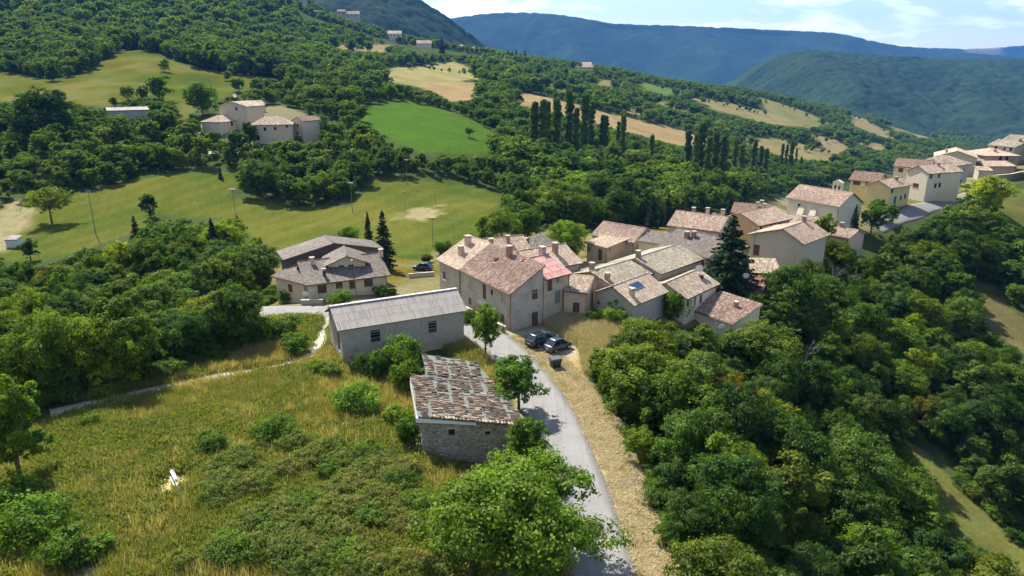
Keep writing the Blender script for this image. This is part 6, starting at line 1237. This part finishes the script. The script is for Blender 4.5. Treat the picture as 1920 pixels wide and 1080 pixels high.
# poplars
PO = [(1000,205,300),(1014,198,300),(1030,190,300),(1046,185,305),(1064,180,300),(1078,205,298),(1096,197,292),(1110,214,290),(1124,218,290),(1136,222,292),(1164,226,306),(1155,240,300),(1283,250,338),(1296,262,340),(1310,244,342),(1322,256,340),(1334,252,342),(1346,262,340),(1358,270,342),(1372,276,342),(1383,272,342),(1406,264,335),(1420,285,335),(1434,288,335),(1460,278,318),(1470,272,318),(1482,273,318),(1495,285,318),(1217,255,310),(1500,300,325)]
for u, vt, vb in PO:
    g = ground(u + random.uniform(-5, 5), vb + random.uniform(-6, 6)); D = np.linalg.norm(g - [0, 0, CAMH]); tree('P%d' % (u % 2), g[0], g[1], ((vb - vt) * D / FPX + 1.0) * random.uniform(.92, 1.14), 'slender dark poplar ' + ('in the tall left cluster above the valley wood' if u < 1200 else 'in the dense row left of the brown field end' if u < 1390 else 'in the sparse row near the yellow houses'), 'tree', 'poplars along the valley bottom', name='poplar_tree', sx=random.uniform(.62, 1.0), tint=random.choice([(1,1,1),(1.3,1.25,1.0),(.85,.9,.9),(1.15,1.1,1.1)]))
for u, v, h in ((980,300,10),(1190,315,9),(1430,232,0)):
    if h: tp('N3', u, v, h, {980:'silvery willow left of the poplars', 1190:'silvery willow right of the tall poplars'}[u], tint=(1.9,1.6,2.6), name='willow_tree')
CY = [(953,98,113),(961,100,113),(968,97,113),(976,103,113),(984,98,113),(993,103,113),(1002,101,113),(1012,105,114),(829,75,100)]
for u, vt, vb in CY:
    g = ground(u, vb); D = np.linalg.norm(g - [0, 0, CAMH]); tree('cyp', g[0], g[1], (vb - vt) * D / FPX + 2, 'dark cypress in the row on the far ridge crest', 'tree', 'cypresses on the ridge crest', name='cypress_tree', sx=1.5)

# ---------------------------------------------------------------- woods: scatter, the largest in view become single trees, the rest one mass
O_APRON = np.array([(1,73),(8.5,71.5),(13.5,75),(15.5,80),(15.0,87),(9,93),(4,88)])
OPEN = [O_APRON, O_FIELD, O_MEADOW, O_CROP, O_UPPER, O_HILLF, O_TAN, O_SCRUB, O_BROWN, O_BANK, O_GULLY, O_GULLY2, O_RIGHTB, O_VILLAGE, O_HOUSEY] + O_FAR
def blocked(x, y, pad):
    bad = np.zeros(x.shape, bool)
    for p in OPEN:
        d = poly_dist(x, y, p) + (fbm(x / (y * .02 + 3), y / (y * .02 + 3), 15) - .47) * np.clip(y * .035, 0, 30) * (y > 180); bad |= d < pad * .55 + (.6 if p is O_BANK else 0)
    bad |= line_dist(x, y, L_ROAD) < 5.7 + pad * .3; bad |= line_dist(x, y, L_TRACK) < 2.4; bad |= line_dist(x, y, S_STREET[::2]) < 6.5; bad |= line_dist(x, y, S_LANE[::2]) < 3
    for pa, u, v, L, W in FOOT:
        a = (x - pa[0]) * u[0] + (y - pa[1]) * u[1]; b = (x - pa[0]) * v[0] + (y - pa[1]) * v[1]
        bad |= (a > -1.2 - pad * .3) & (a < L + 1.2 + pad * .3) & (b > -1.6 - pad * .35) & (b < W + 1.5 + pad * .3)
    bad |= (x > -34) & (x < -4) & (y > 70) & (y < 93)      # yard and road round the barn
    return bad
rng = np.random.default_rng(77); TR = []
def band(y0, y1, s, rmin, rmax, amax, keys, scr=0.0):
    xs = np.arange(-y1 * amax, y1 * amax, s); ys = np.arange(y0, y1, s); X, Y = np.meshgrid(xs, ys); X = X.ravel() + rng.uniform(-.42, .42, X.size) * s; Y = Y.ravel() + rng.uniform(-.42, .42, Y.size) * s
    ok = (np.abs(X) < Y * amax + 8) & (Y >= y0) & (Y < y1); X, Y = X[ok], Y[ok]
    h = rng.uniform(rmin, rmax, len(X)) * np.where(Y > 128, rng.uniform(.62, 1.3, len(X)), 1.0) * (0.72 + .55 * fbm(X / 30, Y / 30, 61)) * np.where((Y > 420) & (Y < 850) & (X < .05 * Y), 1.38, 1.0) * np.where((Y > 150) & (Y < 330) & (X > 0), 1.3, 1.0); pad = h * .40
    ok = ~blocked(X, Y, pad); X, Y, h = X[ok], Y[ok], h[ok]; Z = TZ(X, Y)
    for x, y, z, hh in zip(X, Y, Z, h): TR.append((x, y, z, hh, keys[int(rng.integers(len(keys)))]))
NK = ['N%d' % i for i in range(6)]; FK = ['F%d' % i for i in range(4)]; VK = ['V%d' % i for i in range(3)]
band(34, 128, 4.2, 3.4, 9.8, .92, NK); band(128, 300, 4.8, 5.0, 9.0, .86, FK); band(300, 620, 5.6, 5.2, 9.0, .86, FK); band(620, 1200, 7.6, 6, 10.5, .84, VK); band(1200, 1950, 10.5, 8, 12, .80, VK)
# scattered bushes in the scrubby slope fields
X = rng.uniform(-200, 700, 5000); Y = rng.uniform(420, 1300, 5000)
m_ = np.zeros(5000, bool)
for p in [O_SCRUB, O_UPPER] + O_FAR: m_ |= in_poly(X, Y, p) & (rng.random(5000) < (.12 if p is O_UPPER else .35))
X, Y = X[m_], Y[m_]
for x, y, z in zip(X, Y, TZ(X, Y)): TR.append((x, y, z, rng.uniform(3, 6.5), VK[int(rng.integers(3))]))
VIS += [(np.array(q, float), Y_) for q, Y_ in (([(350,240),(405,180),(500,184),(612,236),(600,247),(470,254)],262),([(198,198),(282,196),(282,212),(198,212)],290),([(556,-20),(600,20),(665,20),(740,60),(800,75),(905,86),(905,104),(780,98),(720,76),(630,44),(556,32)],1000),([(1060,118),(1115,120),(1115,132),(1060,132)],1150),
 ([(800,450),(880,445),(1000,450),(1100,428),(1240,405),(1375,380),(1480,345),(1545,335),(1600,318),(1680,295),(1800,270),(1860,250),(1930,245),(1930,330),(1860,335),(1770,375),(1690,400),(1640,412),(1590,420),(1545,450),(1500,455),(1470,500),(1440,545),(1400,612),(1300,612),(1215,600),(1110,600),(1000,620),(880,600)],112),([(1560,390),(1560,446),(1640,446),(1700,424),(1770,396),(1825,356),(1850,340),(1830,315),(1700,320)],172),([(740,52),(850,80),(905,88),(960,98),(1060,112),(1150,124),(1250,146),(1400,164),(1600,204),(1760,248),(1760,-60),(740,-60)],1e5),([(480,500),(530,445),(700,440),(745,500),(735,560),(560,565)],100))]
keep = []
TR = [list(t) for t in TR]
for it in range(3):
    TA = np.array([t[:4] for t in TR]); cut = np.zeros(len(TR), bool)
    for frac in (.75, .95):
        P3 = np.c_[TA[:, :2], TA[:, 2] + TA[:, 3] * frac]; ff_ = P3[:, 1] * cT - (P3[:, 2] - CAMH) * sT; U_ = 960 + FPX * P3[:, 0] / ff_; V_ = 540 - FPX * (P3[:, 1] * sT + (P3[:, 2] - CAMH) * cT) / ff_
        for pl, Ym in VIS: cut |= in_poly(U_, V_, pl) & (P3[:, 1] < Ym)
    if it < 2:
        for t, c_ in zip(TR, cut):
            if c_: t[3] *= .66
TR = [t for t, c_ in zip(TR, cut) if not c_]
for (x, y, z, h, k) in TR:
    if any((x - a) ** 2 + (y - b) ** 2 < (r + h * .2) ** 2 for a, b, r in USED): continue
    u, v = to_px((x, y, z + h * .6)); D = math.sqrt(x * x + y * y + (z - CAMH) ** 2); keep.append((h / D if -40 < u < 1960 and -30 < v < 1120 else 0, x, y, z, h, k))
keep.sort(key=lambda t: -t[0])
TINTS = [('mid-green',(1,1,1)),('dark green',(.62,.75,.72)),('light green',(1.35,1.3,.9)),('bluish green',(.85,.98,1.25)),('olive green',(1.3,1.1,.8)),('mid-green',(1.05,1.1,.95)),('dark green',(.55,.68,.62)),('grey-green',(1.15,1.1,1.7))]
def wood_label(x, y):
    u, v = to_px((x, y, tz(x, y) + 4))
    if x > 8 and y < 150:
        w = 'at the edge of the straw verge' if u < 1330 and v > 640 else 'just below the village houses' if v < 640 and u < 1560 else 'under the church and upper street' if v < 520 else 'in the bottom right corner of the right wood' if u > 1600 and v > 760 else 'at the right picture edge of the right wood' if u > 1600 else 'at the bottom of the right wood' if v > 850 else 'in the middle of the right wood'
        return 'leafy tree ' + w, 'trees of the right wood'
    if x < -12 and y < 150:
        w = 'along the gravel track' if v > 640 else 'at the left picture edge beside the meadow' if u < 160 else 'bordering the left meadow' if v < 480 else 'in the wood left of the villa' if u > 330 else 'in the middle of the left wood'
        return 'leafy tree ' + w, 'trees of the left wood'
    if y < 150: return 'leafy tree in the gap behind the village', 'trees behind the village'
    if x > 60: return 'leafy tree on the valley side behind the upper village', 'trees behind the upper village'
    if x < -20: return 'leafy tree in the belt between meadow and farm', 'trees of the belt below the farm'
    return 'leafy tree in the valley bottom before the poplars', 'trees of the valley bottom'
single, rest = keep[:300], keep[300:]
for s, x, y, z, h, k in single:
    lb, gr = wood_label(x, y); ad, tn = random.choice(TINTS); q_ = random.random()
    if q_ < .04: ad, tn = 'yellowing', (1.9,1.65,.7)
    elif q_ < .055: ad, tn = 'brown-tinged', (1.9,1.05,.9)
    lb = ad + ' ' + lb
    if gr == 'trees of the right wood': tn = tuple(.86 * q for q in tn)
    kk = k.replace('F', 'N') if y < 220 else k
    tree(kk, x, y, h, lb, 'tree', gr, tint=tn, sx=random.uniform(.72, 1.22), z=z)
allk = NK + FK + VK; ki = {k: i for i, k in enumerate(allk)}
scatter_stuff('woodland', 'woods covering the slopes and valley sides', [(x, y, z) for _, x, y, z, h, k in rest], [PROTO[k]['crown'] for k in allk], [ki[k] for *_, k in rest], [h / 8.0 for *_, h, k in rest], rng.uniform(0, 6.28, len(rest)))
print('trees', len(single), len(rest))
# undergrowth along the wood edges and the verge of the right slope
ub = []
for _ in range(5200):
    x = rng.uniform(-75, 75); y = rng.uniform(38, 135); ub.append((x, y))
ub = np.array(ub); d_r, s_r = strip_d(ub[:, 0], ub[:, 1])
ok = ~blocked(ub[:, 0], ub[:, 1], np.full(len(ub), .2)) & (d_r > 6.4) & (np.abs(ub[:, 0]) < ub[:, 1] * .95)
edge = (d_r < 11) & (s_r > 0) & (d_r > 6.4) & (ub[:, 1] < 74)
ub = ub[ok | edge]; 
scatter_stuff('undergrowth', 'low bushes and brambles under and along the woods', np.c_[ub, TZ(ub[:, 0], ub[:, 1])], [PROTO['B%d' % i]['crown'] for i in range(4)], rng.integers(0, 4, len(ub)), rng.uniform(.4, .95, len(ub)), rng.uniform(0, 6.28, len(ub)))
sx_ = np.c_[rng.uniform(-40, 4, 2600), rng.uniform(38, 62, 2600)]; pl = gpoly([(400,900),(480,850),(640,840),(760,860),(930,905),(940,990),(860,1090),(330,1090),(400,980)], False)
SCR = []
for i in range(4): mm = PROTO['B%d' % i]['crown'].copy(); mm.materials.clear(); mm.materials.append(WEED); SCR.append(mm)
k_ = in_poly(*sx_.T, pl) & (fbm(sx_[:, 0] / 3.5, sx_[:, 1] / 3.5, 71) > .475); sx_ = sx_[k_]
scatter_stuff('field_scrub', 'low brambles and weeds in the lower part of the left field', np.c_[sx_, TZ(*sx_.T)], SCR, rng.integers(0, 4, len(sx_)), rng.uniform(.25, .78, len(sx_)), rng.uniform(0, 6.28, len(sx_)))
# grass of the foreground field
gp = np.c_[rng.uniform(-60, 9, 90000), rng.uniform(30, 92, 90000)]
x, y = gp.T; d_r, s_r = strip_d(x, y); d_t = line_dist(x, y, L_TRACK)
ok = (np.abs(x) < y * .9 + 4) & (d_r > 2.7) & (d_t > 1.1) & (in_poly(x, y, O_FIELD) | ((d_r < 6) & (s_r < 0)) | ((x < -20) & (y > 66) & (x > -46)))
for pa, u, v, L, W in FOOT:
    a = (x - pa[0]) * u[0] + (y - pa[1]) * u[1]; b = (x - pa[0]) * v[0] + (y - pa[1]) * v[1]; ok &= ~((a > -.1) & (a < L + .1) & (b > -.1) & (b < W + .1))
gp = gp[ok]; x, y = gp.T; dry = fbm(x / 14, y / 14, 33) * .6 + fbm(x / 3.2, y / 3.2, 21) * .4; near = np.clip(1.2 - y / 90, .25, 1)
gk = np.ones(len(gp), bool)
for u_, v_, r_ in ((330,905,1.9),(128,958,.7),(148,985,.6),(165,1074,1.3),(243,838,.5),(262,832,.5),(268,870,.5),(290,858,.5),(296,842,.5),(312,850,.5),(314,885,.5),(322,860,.5)):
    g_ = ground(u_, v_); dx_, dy_ = x - g_[0], y - g_[1]; gk &= ~((dx_ ** 2 + dy_ ** 2 < r_ ** 2) | ((np.abs(dx_) < r_ * .8) & (dy_ < 0) & (dy_ > -r_ * 1.4)))
gp = gp[gk]; x, y = gp.T
weedy = fbm(x / 6, y / 6, 91) + .12 * (y < 60) - .1 * (y > 66)
kind = np.where(rng.random(len(x)) < np.clip((weedy - .46) * 4, .03, .7), rng.choice([3, 4], len(x)), np.where(fbm(x / 5.5, y / 5.5, 101) + .25 * (fbm(x / 1.5, y / 1.5, 5) - .47) > .435, rng.choice([0, 1, 2], len(x)), rng.choice([6, 7, 6, 0], len(x))))
scatter_stuff('field_grass', 'long dry and green grass with weeds in the left field', np.c_[gp, TZ(x, y)], TUFT, kind, rng.uniform(.55, 1.15, len(x)) * (.8 + .5 * weedy), rng.uniform(0, 6.28, len(x)))
# dry tall grass on the bank by the cars and straw on the verge
gp = np.c_[rng.uniform(2, 16, 11000), rng.uniform(71, 93, 11000)]; x, y = gp.T; gp = gp[((poly_dist(x, y, O_BANK) < 0) | ((poly_dist(x, y, O_APRON) < 0) & (x > 8.4) & (rng.random(len(x)) < .5))) & ((x - c2[0]) ** 2 + (y - c2[1]) ** 2 > 7) & ((x - c2[0] - 1) ** 2 + (y - c2[1] + 3) ** 2 > 7)]
scatter_stuff('dry_bank_grass', 'tall straw-coloured grass on the bank behind the parked cars', np.c_[gp, TZ(*gp.T)], [tuft_mesh('dry_tuft', 21, 34, .9, .6, .02, STRAW, .5), TUFT[0]], (rng.random(len(gp)) < .3).astype(int), rng.uniform(.6, 1.1, len(gp)), rng.uniform(0, 6.28, len(gp)))
gp = np.c_[rng.uniform(0, 20, 26000), rng.uniform(30, 84, 26000)]; d_r, s_r = strip_d(*gp.T); gp = gp[(d_r > 2.75) & (d_r < 6.1) & (s_r > 0)]
scatter_stuff('mown_straw', 'mown straw lying on the right verge of the road', np.c_[gp, TZ(*gp.T)], [TUFT[5], TUFT[1]], (rng.random(len(gp)) < .03).astype(int), rng.uniform(.4, .85, len(gp)), rng.uniform(0, 6.28, len(gp)))
# ================================================================ haze: pale even air round the whole place
hz, n_, l_, b_ = mat_new('haze_air'); n_.remove(b_)
pv = N(n_, 'ShaderNodeVolumePrincipled'); pv.inputs['Color'].default_value = (0.11, 0.38, 1.0, 1); pv.inputs['Density'].default_value = 0.000072; pv.inputs['Anisotropy'].default_value = 0.0
l_.new(pv.outputs[0], n_['Material Output'].inputs['Volume'])
o = MB().box(-8500, -8500, -620, 8500, 8500, 640).build('haze', hz); tag(o, 'thin blue summer haze filling the valley air', kind='stuff')
